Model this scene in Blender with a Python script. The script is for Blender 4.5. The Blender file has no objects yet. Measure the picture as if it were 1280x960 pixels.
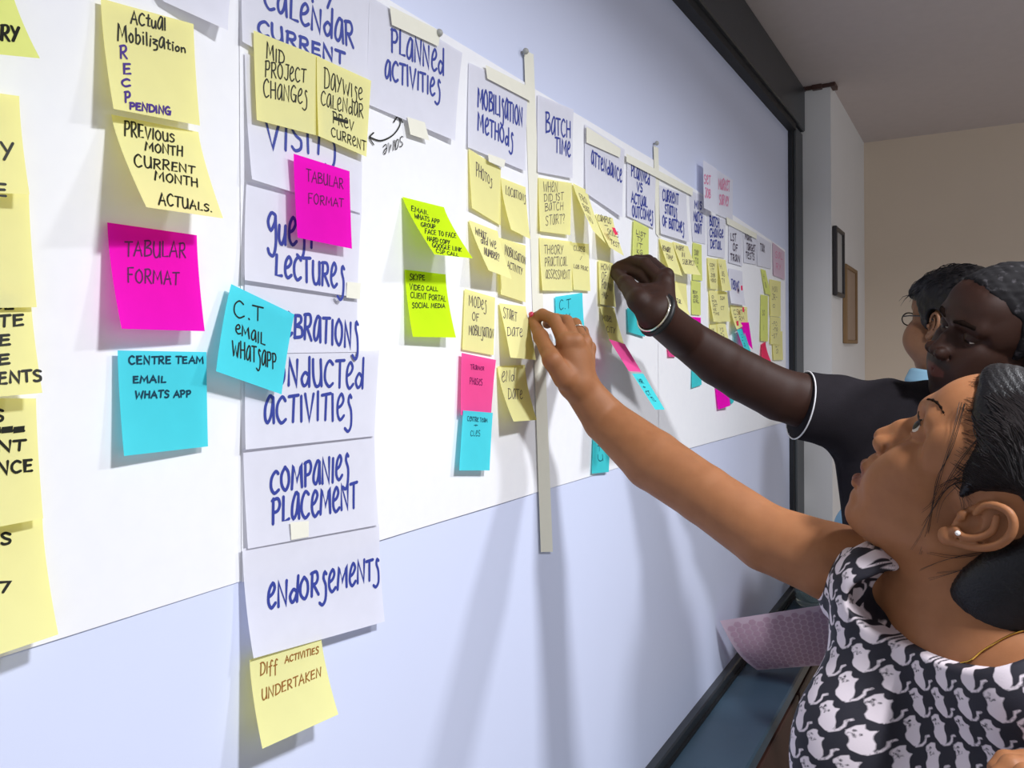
import bpy, bmesh, math, random
import numpy as np
from mathutils import Vector, Matrix

# ------------------------------------------------------------------ camera, world, lights, exposure
S = bpy.context.scene
COL = S.collection
F = 985.0; CX, CY = 640.0, 438.0; TH = math.radians(30.7); ROLL = -0.0047
CAM = np.array([0.55, 0.0, 1.65])
FW = np.array([-math.sin(TH), math.cos(TH), 0.0]); R0 = np.array([math.cos(TH), math.sin(TH), 0.0]); U0 = np.array([0, 0, 1.0])
RT = R0*math.cos(ROLL)+U0*math.sin(ROLL); UP = -R0*math.sin(ROLL)+U0*math.cos(ROLL)
cd = bpy.data.cameras.new('camera'); co = bpy.data.objects.new('camera', cd); COL.objects.link(co)
cd.sensor_width = 36.0; cd.sensor_fit = 'HORIZONTAL'; cd.lens = F/1280*36.0
cd.shift_y = -(480-CY)/1280.0; cd.clip_start = 0.02
co.matrix_world = Matrix(((RT[0], UP[0], -FW[0], CAM[0]), (RT[1], UP[1], -FW[1], CAM[1]), (RT[2], UP[2], -FW[2], CAM[2]), (0, 0, 0, 1)))
S.camera = co
W = bpy.data.worlds.new('world'); S.world = W; W.use_nodes = True
W.node_tree.nodes['Background'].inputs[0].default_value = (0.86, 0.92, 1.0, 1)
W.node_tree.nodes['Background'].inputs[1].default_value = 0.60
def area(name, loc, tgt, sx, sy, power, color):
    l = bpy.data.lights.new(name, 'AREA'); l.shape = 'RECTANGLE'; l.size = sx; l.size_y = sy; l.energy = power; l.color = color
    o = bpy.data.objects.new(name, l); COL.objects.link(o); o.location = loc; l.spread = math.radians(157)
    o.rotation_euler = (Vector(tgt)-Vector(loc)).to_track_quat('-Z', 'Y').to_euler()
    return o
area('ceiling_lamp', (1.2, 0.60, 2.53), (1.2, 0.6001, 0), 0.16, 0.16, 26, (0.93, 0.95, 1.0))
area('ceiling_lamp', (1.2, 1.55, 2.53), (1.2, 1.5501, 0), 0.16, 0.16, 15.5, (0.93, 0.95, 1.0))
S.view_settings.view_transform = 'Standard'; S.view_settings.look = 'None'
S.view_settings.gamma = 1.0; S.view_settings.use_curve_mapping = False
S.view_settings.exposure = 0.30
rnd = random.Random(7)

# ------------------------------------------------------------------ viewing-ray helpers (a photo pixel meets a real plane of the room)
def ray(px, py): return FW+RT*((px-CX)/F)+UP*(-(py-CY)/F)
def PX(px, py, x=0.0):
    d = ray(px, py); return CAM+d*((x-CAM[0])/d[0])
def PY(px, py, y):
    d = ray(px, py); return CAM+d*((y-CAM[1])/d[1])
def PD(px, py, dep): return CAM+ray(px, py)*dep
def proj(p):
    v = np.asarray(p)-CAM; z = v@FW; return np.array([CX+F*(v@RT)/z, CY-F*(v@UP)/z])

# ------------------------------------------------------------------ object helpers
def tag(o, label=None, cat=None, group=None, kind=None):
    if label: o['label'] = label
    if cat: o['category'] = cat
    if group: o['group'] = group
    if kind: o['kind'] = kind
    return o
def empty(name, loc=(0, 0, 0)):
    o = bpy.data.objects.new(name, None); COL.objects.link(o); o.location = tuple(loc); return o
def mesh_obj(name, V, Fc, mat, parent=None, smooth=False):
    me = bpy.data.meshes.new(name); me.from_pydata([tuple(map(float, v)) for v in V], [], Fc); me.update()
    if smooth: me.polygons.foreach_set('use_smooth', [True]*len(me.polygons))
    if mat: me.materials.append(mat)
    o = bpy.data.objects.new(name, me); COL.objects.link(o)
    if parent: attach(o, parent)
    return o
def attach(o, p):
    o.parent = p
    if p.type == 'EMPTY' or True:
        m = Matrix.Translation(p.location) if p.parent is None else p.matrix_parent_inverse.inverted() @ Matrix.Identity(4)
        o.matrix_parent_inverse = Matrix.Translation(p.location).inverted() if p.parent is None else Matrix.Identity(4)
class MB:
    def __init__(s): s.v = []; s.f = []
    def add(s, V, Fc):
        n = len(s.v); s.v += [tuple(map(float, v)) for v in V]; s.f += [tuple(i+n for i in f) for f in Fc]
    def box(s, a, b, bev=0.0):
        (x0, y0, z0), (x1, y1, z1) = a, b
        if bev <= 0:
            s.add([(x0,y0,z0),(x1,y0,z0),(x1,y1,z0),(x0,y1,z0),(x0,y0,z1),(x1,y0,z1),(x1,y1,z1),(x0,y1,z1)],
                  [(0,3,2,1),(4,5,6,7),(0,1,5,4),(1,2,6,5),(2,3,7,6),(3,0,4,7)]); return
        c = bev; P = []; idx = {}
        for X, sx in ((x0, 1), (x1, -1)):
            for Y, sy in ((y0, 1), (y1, -1)):
                for Z, sz in ((z0, 1), (z1, -1)):
                    for k in range(3):
                        q = [X+sx*c, Y+sy*c, Z+sz*c]; q[k] = (X, Y, Z)[k]; idx[(sx, sy, sz, k)] = len(P); P.append(q)
        Q = []
        for k in range(3):
            a_, b_ = [(1, 2), (0, 2), (0, 1)][k]
            for s0 in (1, -1):
                def key(u, w):
                    t = [0, 0, 0]; t[k] = s0; t[a_] = u; t[b_] = w; return idx[(t[0], t[1], t[2], k)]
                q = [key(1, 1), key(-1, 1), key(-1, -1), key(1, -1)]; Q.append(q)
                for w in (1, -1):       # edges along a_
                    pass
        for k in range(3):              # edge chamfers
            a_, b_ = [(1, 2), (0, 2), (0, 1)][k]
            for u in (1, -1):
                for w in (1, -1):
                    def kk(e, f):
                        t = [0, 0, 0]; t[k] = e; t[a_] = u; t[b_] = w; return idx[(t[0], t[1], t[2], f)]
                    Q.append([kk(1, a_), kk(-1, a_), kk(-1, b_), kk(1, b_)])
        for sx in (1, -1):
            for sy in (1, -1):
                for sz in (1, -1): Q.append([idx[(sx, sy, sz, 0)], idx[(sx, sy, sz, 1)], idx[(sx, sy, sz, 2)]])
        cen = np.mean(P, axis=0); Q2 = []
        for q in Q:
            A = np.array([P[i] for i in q]); nn = np.cross(A[1]-A[0], A[2]-A[0])
            Q2.append(tuple(q) if nn@(A.mean(0)-cen) > 0 else tuple(q[::-1]))
        s.add(P, Q2)
    def tube(s, pts, rad, n=8, closed=False, caps=True):
        pts = [np.array(p, float) for p in pts]; m = len(pts)
        rads = rad if hasattr(rad, '__len__') else [rad]*m
        V = []; Fc = []; prev = None
        for i, p in enumerate(pts):
            t = (pts[(i+1) % m]-pts[i-1]) if closed or 0 < i < m-1 else (pts[1]-pts[0] if i == 0 else pts[-1]-pts[-2])
            t = t/(np.linalg.norm(t)+1e-12)
            if prev is None:
                a = np.array([0, 0, 1.0]) if abs(t[2]) < .9 else np.array([1.0, 0, 0]); u = np.cross(t, a)
            else: u = prev-t*(prev@t)
            u = u/(np.linalg.norm(u)+1e-12); w = np.cross(t, u); prev = u
            for k in range(n):
                an = 2*math.pi*k/n; V.append(p+rads[i]*(math.cos(an)*u+math.sin(an)*w))
        for i in range(m if closed else m-1):
            j = (i+1) % m
            for k in range(n):
                k2 = (k+1) % n; Fc.append((i*n+k, i*n+k2, j*n+k2, j*n+k))
        if caps and not closed: Fc.append(tuple(range(n))[::-1]); Fc.append(tuple((m-1)*n+k for k in range(n)))
        s.add(V, Fc)
    def sphere(s, c, r, n=12, m=8):
        V = [(c[0], c[1], c[2]-r)]
        for i in range(1, m):
            ph = -math.pi/2+math.pi*i/m
            for k in range(n):
                V.append((c[0]+r*math.cos(ph)*math.cos(2*math.pi*k/n), c[1]+r*math.cos(ph)*math.sin(2*math.pi*k/n), c[2]+r*math.sin(ph)))
        V.append((c[0], c[1], c[2]+r)); Fc = []
        for k in range(n):
            Fc.append((0, 1+(k+1) % n, 1+k)); Fc.append((len(V)-1, 1+(m-2)*n+k, 1+(m-2)*n+(k+1) % n))
        for i in range(m-2):
            for k in range(n): Fc.append((1+i*n+k, 1+i*n+(k+1) % n, 1+(i+1)*n+(k+1) % n, 1+(i+1)*n+k))
        s.add(V, Fc)
    def build(s, name, mat, parent=None, smooth=False): return mesh_obj(name, s.v, s.f, mat, parent, smooth)

# ------------------------------------------------------------------ materials
def srgb(r, g, b): return tuple(((c/255)/12.92 if c/255 <= .04045 else ((c/255+.055)/1.055)**2.4) for c in (r, g, b))
def newmat(name):
    m = bpy.data.materials.new(name); m.use_nodes = True; nt = m.node_tree; return m, nt, nt.nodes['Principled BSDF']
def noise(nt, scale, detail=3, coords='Object'):
    tc = nt.nodes.new('ShaderNodeTexCoord'); n = nt.nodes.new('ShaderNodeTexNoise'); n.inputs['Scale'].default_value = scale; n.inputs['Detail'].default_value = detail
    nt.links.new(tc.outputs[coords], n.inputs['Vector']); return n
def mat(name, col, rough=.6, var=.06, scale=30, bump=0.0, bscale=None, spec=.5, metal=0.0, coat=0.0, trans=0.0):
    m, nt, p = newmat(name)
    n = noise(nt, scale); mx = nt.nodes.new('ShaderNodeMix'); mx.data_type = 'RGBA'
    mx.inputs[6].default_value = (*[c*(1-var) for c in col], 1); mx.inputs[7].default_value = (*[min(1, c*(1+var)) for c in col], 1)
    nt.links.new(n.outputs['Fac'], mx.inputs[0]); nt.links.new(mx.outputs[2], p.inputs['Base Color'])
    p.inputs['Roughness'].default_value = rough; p.inputs['Metallic'].default_value = metal
    p.inputs['Specular IOR Level'].default_value = spec; p.inputs['Coat Weight'].default_value = coat
    p.inputs['Transmission Weight'].default_value = trans
    if bump:
        n2 = noise(nt, bscale or scale*4); b = nt.nodes.new('ShaderNodeBump'); b.inputs['Strength'].default_value = bump; b.inputs['Distance'].default_value = .002
        nt.links.new(n2.outputs['Fac'], b.inputs['Height']); nt.links.new(b.outputs[0], p.inputs['Normal'])
    return m
def paper(name, col, trans=.35, var=.03, scale=60, tint=None):
    m, nt, p = newmat(name); out = nt.nodes['Material Output']; nt.nodes.remove(p)
    n = noise(nt, scale); mx = nt.nodes.new('ShaderNodeMix'); mx.data_type = 'RGBA'
    mx.inputs[6].default_value = (*[c*(1-var) for c in col], 1); mx.inputs[7].default_value = (*[min(1, c*(1+var)) for c in col], 1)
    nt.links.new(n.outputs['Fac'], mx.inputs[0])
    d = nt.nodes.new('ShaderNodeBsdfDiffuse'); t = nt.nodes.new('ShaderNodeBsdfTranslucent'); ms = nt.nodes.new('ShaderNodeMixShader')
    nt.links.new(mx.outputs[2], d.inputs['Color'])
    if tint: t.inputs['Color'].default_value = (*tint, 1)
    else: nt.links.new(mx.outputs[2], t.inputs['Color'])
    b = nt.nodes.new('ShaderNodeBump'); b.inputs['Strength'].default_value = .12; b.inputs['Distance'].default_value = .001
    n2 = noise(nt, 25, 2); nt.links.new(n2.outputs['Fac'], b.inputs['Height']); nt.links.new(b.outputs[0], d.inputs['Normal'])
    ms.inputs[0].default_value = trans
    nt.links.new(d.outputs[0], ms.inputs[1]); nt.links.new(t.outputs[0], ms.inputs[2]); nt.links.new(ms.outputs[0], out.inputs[0])
    return m
M = {}
M['white_sheet'] = paper('white_sheet', srgb(236, 236, 246), .25)
M['chart'] = paper('chart_paper', srgb(250, 250, 254), .08)
M['yellow'] = paper('yellow_note', srgb(252, 249, 184), .33, tint=srgb(250, 236, 90))
M['lime'] = paper('lime_note', srgb(214, 248, 40), .33)
M['pale_green'] = paper('pale_green_note', srgb(232, 238, 140), .27)
M['magenta'] = paper('magenta_note', srgb(252, 30, 200), .35)
M['pink'] = paper('pink_note', srgb(252, 95, 165), .35)
M['red_pink'] = paper('red_pink_flag', srgb(240, 70, 110), .35)
M['cyan'] = paper('cyan_note', srgb(88, 224, 236), .28)
M['teal'] = paper('teal_note', srgb(80, 215, 220), .28)
M['tape'] = paper('masking_tape', srgb(240, 238, 222), .06)
M['pinkish_sheet'] = paper('pinkish_sheet', srgb(225, 200, 215), .25)
def ink(name, col): return mat(name, col, .5, .1, 200, spec=.2)
M['ink_black'] = ink('black_ink', srgb(28, 30, 22)); M['ink_blue'] = ink('blue_marker', srgb(58, 70, 150))
M['ink_violet'] = ink('violet_ink', srgb(70, 45, 130)); M['ink_brown'] = ink('brown_ink', srgb(150, 100, 50))
M['ink_dark'] = ink('dark_pen', srgb(75, 65, 85)); M['ink_red'] = ink('red_marker', srgb(222, 135, 170)); M['ink_plum'] = ink('plum_pen', srgb(80, 0, 75))
M['ink_teal'] = ink('teal_pen', srgb(15, 60, 80))
M['board'] = mat('whiteboard_enamel', srgb(218, 225, 250), .38, .015, 3, spec=.4)
M['frame'] = mat('dark_aluminium', srgb(46, 50, 54), .38, .12, 8, bump=.05, bscale=300, spec=.5)
M['frame_black'] = mat('black_gasket_and_shade', srgb(22, 24, 28), .6)  # top and side gaskets, plus the painted shade strip along the ledge
M['ledge'] = mat('blue_grey_ledge', srgb(58, 80, 96), .4, .12, 12)
M['wall'] = mat('cream_wall_paint', srgb(222, 205, 185), .85, .03, 6, bump=.08, bscale=220)
M['pillar'] = mat('white_wall_paint', srgb(232, 230, 229), .8, .03, 6, bump=.06, bscale=200)
M['ceil'] = mat('ceiling_paint', srgb(205, 195, 194), .9, .04, 30, bump=.15, bscale=260)
M['floor'] = mat('grey_floor_tile', srgb(150, 140, 128), .4, .05, 4)
M['brown_wood'] = mat('dark_brown_wood', srgb(70, 42, 34), .5, .2, 9)
# ------------------------------------------------------------------ handwriting: a stroke alphabet, written as ribbons of ink on the paper
G = {}
def g(ch, w, *st): G[ch] = (w, [([tuple(map(float, p.split(','))) for p in s.lstrip('~').split()], s[0] == '~') for s in st])
g('A',.62,'0,0 .33,1 .6,0','.1,.36 .54,.4'); g('B',.55,'.05,0 .08,1','~.02,.98 .4,1 .46,.78 .1,.54','~.1,.54 .5,.5 .52,.15 .03,.02')
g('C',.55,'~.5,.86 .3,1 .06,.72 .04,.28 .25,0 .52,.14'); g('D',.6,'.06,0 .08,1','~-.02,.96 .35,.97 .58,.6 .48,.15 .04,.0')
g('E',.5,'.44,.97 .06,.95 .05,.02 .46,.04','.05,.5 .4,.54'); g('F',.5,'.06,0 .06,.98 .48,1','.06,.54 .38,.56')
g('G',.6,'~.5,.88 .28,1 .05,.66 .08,.18 .32,0 .52,.2','.3,.44 .54,.44 .53,0'); g('H',.55,'.05,1 .04,0','.5,1 .5,0','.04,.5 .5,.54')
g('I',.18,'.09,1 .08,0'); g('J',.45,'~.4,1 .4,.2 .22,-.02 .02,.15','.15,1 .5,1'); g('K',.52,'.05,1 .05,0','.46,1 .07,.45 .5,0')
g('L',.45,'.06,1 .05,.03 .44,.05'); g('M',.75,'.02,0 .1,1 .36,.3 .62,1 .7,0'); g('N',.6,'.04,0 .06,1 .52,0 .54,1')
g('O',.58,'~.3,1 .06,.7 .06,.25 .3,0 .52,.3 .5,.75 .28,1'); g('P',.5,'.06,0 .07,1','~.0,.95 .35,1 .47,.75 .35,.5 .07,.46')
g('Q',.6,'~.3,1 .06,.7 .06,.25 .3,0 .52,.3 .5,.75 .28,1','.35,.25 .58,-.08'); g('R',.55,'.06,0 .07,1','~.0,.95 .35,1 .46,.75 .35,.52 .07,.48','.18,.48 .52,0')
g('S',.5,'~.46,.88 .24,1 .06,.78 .2,.55 .42,.38 .4,.1 .18,-.01 .02,.12'); g('T',.5,'-.02,.97 .54,1','.26,.98 .24,0')
g('U',.56,'~.05,1 .04,.35 .18,0 .4,.06 .5,.4 .5,1','.5,1 .52,0'); g('V',.55,'0,1 .24,0 .52,1'); g('W',.78,'0,1 .16,0 .37,.75 .55,0 .76,1')
g('X',.55,'0,1 .5,0','.48,1 .02,0'); g('Y',.52,'.0,1 .25,.5','.5,1 .1,0'); g('Z',.5,'.02,.97 .46,.97 .02,.03 .5,.03')
g('a',.52,'~.46,.9 .3,1 .08,.62 .04,.2 .18,.04 .36,.3 .46,.86','.46,.95 .5,0'); g('e',.5,'~.06,.45 .3,.55 .44,.78 .3,.98 .1,.72 .06,.25 .24,.0 .5,.16')
g('d',.55,'~.42,.45 .24,.56 .04,.3 .14,.02 .34,.12 .48,.5','.52,1.15 .48,.0'); g('g',.5,'~.44,.95 .2,1 .04,.7 .2,.45 .42,.72 .46,.95','~.46,.95 .5,.1 .36,-.38 .12,-.35 .02,-.18')
g('s',.42,'~.4,.85 .26,.95 .2,.7 .36,.35 .32,-.2 .12,-.42 -.1,-.3'); g('c',.42,'~.4,.6 .22,.68 .05,.4 .1,.06 .4,.1'); g('t',.36,'.18,.95 .18,.04 .34,.06','.0,.66 .36,.68')
g('u',.45,'~.04,.62 .05,.15 .2,.0 .38,.3 .4,.62','.4,.62 .42,0'); g('l',.16,'.08,1 .08,0'); g('b',.45,'.05,1 .05,.02','~.05,.5 .3,.6 .42,.3 .25,.0 .05,.05')
g('i',.16,'.08,.6 .08,0','.07,.82 .1,.85'); g('z',.42,'~.02,.62 .38,.6 .06,.3 .36,.2 .36,-.2 .1,-.3'); g('o',.4,'~.2,.6 .04,.35 .14,.02 .34,.15 .34,.5 .18,.62')
g('n',.45,'.04,.6 .05,0','~.05,.42 .25,.62 .38,.4 .4,0'); g('r',.32,'.04,.6 .05,0','~.05,.4 .18,.6 .32,.58'); g('m',.62,'.04,.6 .05,0','~.05,.42 .2,.62 .3,.4 .31,0','~.31,.42 .45,.62 .56,.4 .58,0')
g('v',.4,'0,.6 .18,0 .38,.62'); g('y',.42,'.02,.62 .2,.15','.4,.64 .04,-.38'); g('f',.5,'~.48,.9 .3,1 .2,.7 .18,-.3','.0,.5 .4,.52'); g('h',.45,'.05,1 .05,0','~.05,.4 .25,.6 .4,.4 .42,0')
g('p',.42,'.05,.6 .05,-.4','~.05,.5 .3,.6 .38,.3 .2,.05 .05,.1'); g('7',.45,'.0,.95 .44,.97 .16,0'); g('1',.3,'.02,.75 .18,1 .16,0'); g('0',.5,'~.25,1 .05,.6 .1,.1 .3,0 .45,.4 .4,.85 .22,1')
g('?',.42,'~.02,.8 .2,1 .4,.8 .2,.5 .2,.28','.19,.06 .22,.02'); g('.',.18,'.06,.04 .12,.0'); g('+',.5,'.25,.75 .25,.25','.02,.5 .48,.5'); g('/',.3,'.0,0 .3,1'); g('-',.4,'.05,.5 .35,.5')
g(',',.18,'.08,.05 .04,-.14'); g('#',.8,'.0,.52 .8,.5 .82,.62 .02,.64 .0,.42 .8,.4')
def smooth_poly(p, n=4):
    if len(p) < 3: return p
    out = []; q = [p[0]]+list(p)+[p[-1]]
    for i in range(1, len(q)-2):
        for k in range(n):
            t = k/n; a, b, c, d = (np.array(q[i-1]), np.array(q[i]), np.array(q[i+1]), np.array(q[i+2]))
            out.append(.5*((2*b)+(-a+c)*t+(2*a-5*b+4*c-d)*t*t+(-a+3*b-3*c+d)*t**3))
    out.append(np.array(p[-1], float)); return out
def strokes(text, rng, jit=.03):
    """polylines in a box: x 0..1 across the whole line, y 0 baseline .. 1 cap height"""
    out = []; x = 0
    for ch in text:
        if ch == ' ': x += .38; continue
        w, st = G.get(ch, G['-']); sc = 1+rng.uniform(-.06, .06); dy = rng.uniform(-jit, jit); sl = rng.uniform(-.04, .04)
        for pts, sm in st:
            P = [(x+(px+sl*py+rng.uniform(-jit, jit)*.5), py*sc+dy+rng.uniform(-jit, jit)*.5) for px, py in pts]
            out.append(smooth_poly(P) if sm else [np.array(p) for p in P])
        x += w+.13
    tot = max(x-.13, .05)
    return [[np.array([p[0]/tot, p[1]]) for p in s] for s in out]

class Sheet:
    """a piece of paper: 4 corners TL TR BR BL in 3D; profile bulges away from the board"""
    def __init__(s, c, p=1.5, bow=0.0):
        s.c = [np.array(q, float) for q in c]; s.p = p; s.bow = bow
        s.W = np.linalg.norm(s.c[1]-s.c[0]); s.H = (np.linalg.norm(s.c[3]-s.c[0])+np.linalg.norm(s.c[2]-s.c[1]))/2
    def pos(s, u, v):
        a, b, c, d = s.c
        top = a+(b-a)*u; bot = d+(c-d)*u; q = top+(bot-top)*v
        q = q.copy(); q[0] = top[0]+(bot[0]-top[0])*(max(v, 0)**s.p)+s.bow*math.sin(math.pi*min(max(v, 0), 1))
        return q
    def nrm(s, u, v):
        e = 1e-3; n = np.cross(s.pos(u, v+e)-s.pos(u, v-e), s.pos(u+e, v)-s.pos(u-e, v)); n /= np.linalg.norm(n)+1e-12
        return n if n[0] > 0 or abs(n[0]) < .02 else -n
    def inv(s, px, py):
        uv = np.array([.5, .5])
        for _ in range(12):
            f = proj(s.pos(*uv))-np.array([px, py]); e = 1e-3
            J = np.c_[(proj(s.pos(uv[0]+e, uv[1]))-proj(s.pos(*uv)))/e, (proj(s.pos(uv[0], uv[1]+e))-proj(s.pos(*uv)))/e]
            try: st = np.linalg.solve(J, f)
            except np.linalg.LinAlgError: break
            uv = np.clip(uv-np.clip(st, -.5, .5), -1.5, 2.5)
        return uv
    def mesh(s, name, m, parent=None, nu=6, nv=10, thick=0.00025):
        V = []; Fc = []
        for j in range(nv+1):
            for i in range(nu+1): V.append(s.pos(i/nu, j/nv))
        n0 = len(V)
        for j in range(nv):
            for i in range(nu):
                a = j*(nu+1)+i; Fc.append((a, a+nu+1, a+nu+2, a+1))
        return mesh_obj(name, V, Fc, m, parent, smooth=True)
def ribbon(mb, sh, poly, width, off=.00035):
    W_, H_ = sh.W, sh.H
    P = [np.array([p[0]*W_, -p[1]*H_]) for p in poly]
    Q = [P[0]]
    for p in P[1:]:
        if np.linalg.norm(p-Q[-1]) > width*.25: Q.append(p)
    if len(Q) < 2: Q.append(Q[0]+np.array([width*.6, 0]))
    V = []; n = len(Q); hw = width/2
    t0 = (Q[1]-Q[0])/np.linalg.norm(Q[1]-Q[0]); t1 = (Q[-1]-Q[-2])/np.linalg.norm(Q[-1]-Q[-2])
    Q = [Q[0]-t0*hw*.8]+Q+[Q[-1]+t1*hw*.8]; ws = [.45]+[1]*n+[.4]; n += 2
    for i, p in enumerate(Q):
        a = Q[max(0, i-1)]; b = Q[min(n-1, i+1)]; t = (b-a)/(np.linalg.norm(b-a)+1e-12)
        m_ = 1.0
        if 0 < i < n-1:
            d1 = (Q[i]-Q[i-1])/(np.linalg.norm(Q[i]-Q[i-1])+1e-12); m_ = 1/max(.55, abs(d1@t))
        nn = np.array([-t[1], t[0]])*hw*ws[i]*m_
        for q in (p+nn, p-nn):
            u, v = q[0]/W_, -q[1]/H_; V.append(sh.pos(u, v)+sh.nrm(u, v)*off)
    mb.add(V, [(2*i, 2*i+1, 2*i+3, 2*i+2) for i in range(n-1)])
def write(mb, sh, line, rng, width, off=.00035):
    """line = (text, x0, y0, x1, y1, h): baseline start/end and letter height, read off the photograph"""
    text, x0, y0, x1, y1, h = line[:6]; h1 = line[6] if len(line) > 6 else h
    A = sh.inv(x0, y0); B = sh.inv(x1, y1); C_ = sh.inv(x1, y1-h1); D = sh.inv(x0, y0-h)
    for s in strokes(text, rng):
        poly = [A+(B-A)*p[0]+((D-A)*(1-p[0])+(C_-B)*p[0])*p[1] for p in s]
        ribbon(mb, sh, poly, width, off)
def autolines(mb, sh, texts, rng, width, v0=.14, v1=.8, u0=.12, u1=.88):
    n = len(texts); st = (v1-v0)/n
    for k, t in enumerate(texts):
        b = v0+(k+.82)*st; hh = st*.68; wd = min(u1-u0, .13*len(t)+.1); ua = u0+rng.uniform(0, max(0, (u1-u0-wd)*.4))
        for s in strokes(t, rng): ribbon(mb, sh, [np.array([ua+wd*p[0], b-hh*p[1]]) for p in s], width)
CNT = [0]
def note(name, cat, label, m, c, base=.005, mode='hang', lines=None, auto=None, inkm='ink_black', width=.0011, p=1.5, group=None, lifts=None, bow=0, extra=None, kw=None, maxlift=.07):
    tl = PX(*c[0], base); tr = PX(*c[1], base)
    if mode == 'hang':
        bl = PY(*c[3], tl[1]); br = PY(*c[2], tr[1])
        if not (base < bl[0] < maxlift): x = min(max(bl[0], base+.0012), maxlift); bl = PX(*c[3], x)
        if not (base < br[0] < maxlift): x = min(max(br[0], base+.0012), maxlift); br = PX(*c[2], x)
    else:
        lf = lifts or (.002, .002); bl = PX(*c[3], base+lf[0]); br = PX(*c[2], base+lf[1])
    sh = Sheet([tl, tr, br, bl], p, bow)
    o = sh.mesh(name, M[m]); tag(o, label, cat, group)
    CNT[0] += 1; rng = random.Random(CNT[0]*13)
    if lines or auto:
        mb = MB()
        for ln in (lines or []): write(mb, sh, ln, rng, width)
        if auto: autolines(mb, sh, auto, rng, width, **(kw or {}))
        w = mb.build('handwriting', M[inkm], o)
    if extra:
        for inkn, wd, lns in extra:
            mb = MB()
            for ln in lns: write(mb, sh, ln, rng, wd)
            mb.build('handwriting', M[inkn], o)
    o['_'] = 0; del o['_']
    return o, sh
def attach(o, p):
    o.parent = p
    o.matrix_parent_inverse = Matrix.Translation(p.location).inverted() if p.parent is None else Matrix.Identity(4)

# ------------------------------------------------------------------ the room
def struct(name, a, b, m):
    mb = MB(); mb.box(a, b); o = mb.build(name, m); o['kind'] = 'structure'; return o
struct('floor', (-.3, -2.2, -.08), (4.6, 4.0, 0), M['floor'])
struct('ceiling', (-.3, -2.2, 2.56), (4.6, 4.0, 2.64), M['ceil'])
struct('wall_left', (-.2, -2.2, 0), (-.03, 2.885, 2.56), M['pillar'])
struct('wall_left_pier', (-.2, 2.885, 0), (.113, 3.79, 2.56), M['pillar'])
struct('wall_far', (-.2, 3.79, 0), (4.6, 3.95, 2.56), M['wall'])
mb = MB(); rr = random.Random(3)
prof = [(.0, 0), (.03, .004), (.055, -.003), (.085, .005), (.113, .002), (.128, -.004)]
for (x0, d0), (x1, d1) in zip(prof, prof[1:]): mb.box((x0, 2.868+d0, 2.546+d0*.6), (x1+.002, 2.93, 2.561), .0015)
tr_ = mb.build('trim_1', M['brown_wood']); tr_['kind'] = 'structure'
# ------------------------------------------------------------------ the whiteboard
B = empty('whiteboard', (0, .2, .8)); tag(B, 'huge wall-mounted whiteboard in a dark metal frame, papers taped across it', 'whiteboard')
def bpart(name, a, b, m, bev=0.0, label=None):
    mb = MB(); mb.box(a, b, bev); o = mb.build(name, m, B)
    if label: o['label'] = label
    return o
bpart('panel', (-.028, -1.9, .84), (0, 2.76, 2.40), M['board'])
bpart('top_rail', (-.028, -1.9, 2.405), (.03, 2.88, 2.558), M['frame'], .004, 'wide dark grey top rail meeting the ceiling')
bpart('rail_ridge', (.0, -1.9, 2.400), (.037, 2.757, 2.43), M['frame'], .003)
bpart('gasket_and_shade', (.0, -1.9, 2.380), (.026, 2.745, 2.401), M['frame_black'])
bpart('side_rail', (-.028, 2.757, .83), (.022, 2.882, 2.40), M['frame'], .004)
bpart('gasket_and_shade', (.0, 2.742, .857), (.014, 2.76, 2.39), M['frame_black'])
bpart('bottom_lip', (-.02, -1.9, .80), (.018, 2.757, .856), M['frame'], .003)
bpart('gasket_and_shade', (.0178, -1.9, .8302), (.024, 2.757, .836), M['frame_black'])  # no seal here: black strip painting the shade between lip and ledge
bpart('ledge', (.016, -1.9, .795), (.155, 2.88, .83), M['ledge'], .004, 'deep blue-grey ledge under the board')
cb = empty('low_cabinet', (.07, .5, 0)); tag(cb, 'dark brown wooden cabinet under the whiteboard ledge', 'cabinet')
mb = MB(); mb.box((-.028, -1.9, .0), (.135, 2.87, .793), .003); mb.build('body', M['brown_wood'], cb)
for k in range(5):
    y0 = -.9+k*.75; mb = MB(); mb.box((.136, y0, .06), (.152, y0+.735, .775), .003); d = mb.build('door', M['brown_wood'], cb)
    mb = MB(); mb.tube([(.153, y0+.06, .55), (.175, y0+.06, .55), (.175, y0+.06, .65), (.153, y0+.06, .65)], .005); mb.build('handle', M['frame'], d, True)

# chart papers on the board
def chart(label, y0, y1, zt0, zt1, zb0, zb1, base):
    V = []; Fc = []; n = 12; rg = random.Random(int(y0*100))
    sh = Sheet([(base, y0, zt0), (base, y1, zt1), (base, y1, zb1), (base, y0, zb0)], 1.0)
    o = sh.mesh('chart_paper', M['chart'], None, 14, 14)
    for v in o.data.vertices:
        v.co.x += .0003*math.sin(v.co.y*23+v.co.z*9)
    tag(o, label, 'paper', 'white chart papers covering the board'); return o, sh
yA = PX(303, 300)[1]; yB = PX(664, 300)[1]; yC = PX(822, 300)[1]
chart('white chart paper at the far left end, behind the left-hand yellow notes', -.62, yA, 2.035, 2.035, 1.452, 1.452, .0014)
cB, shB = chart('white chart paper behind the green notes and the double arrow', yA-.004, yB, 2.032, 2.026, 1.451, 1.446, .0022)
chart('white chart paper behind the two reaching hands', yB-.004, yC, 2.026, 2.022, 1.446, 1.44, .0014)
chart('white chart paper nearest the board end, beside the dark frame', yC-.004, PX(981, 400)[1], 2.018, 1.975, 1.438, 1.412, .0022)
mb = MB()
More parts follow.
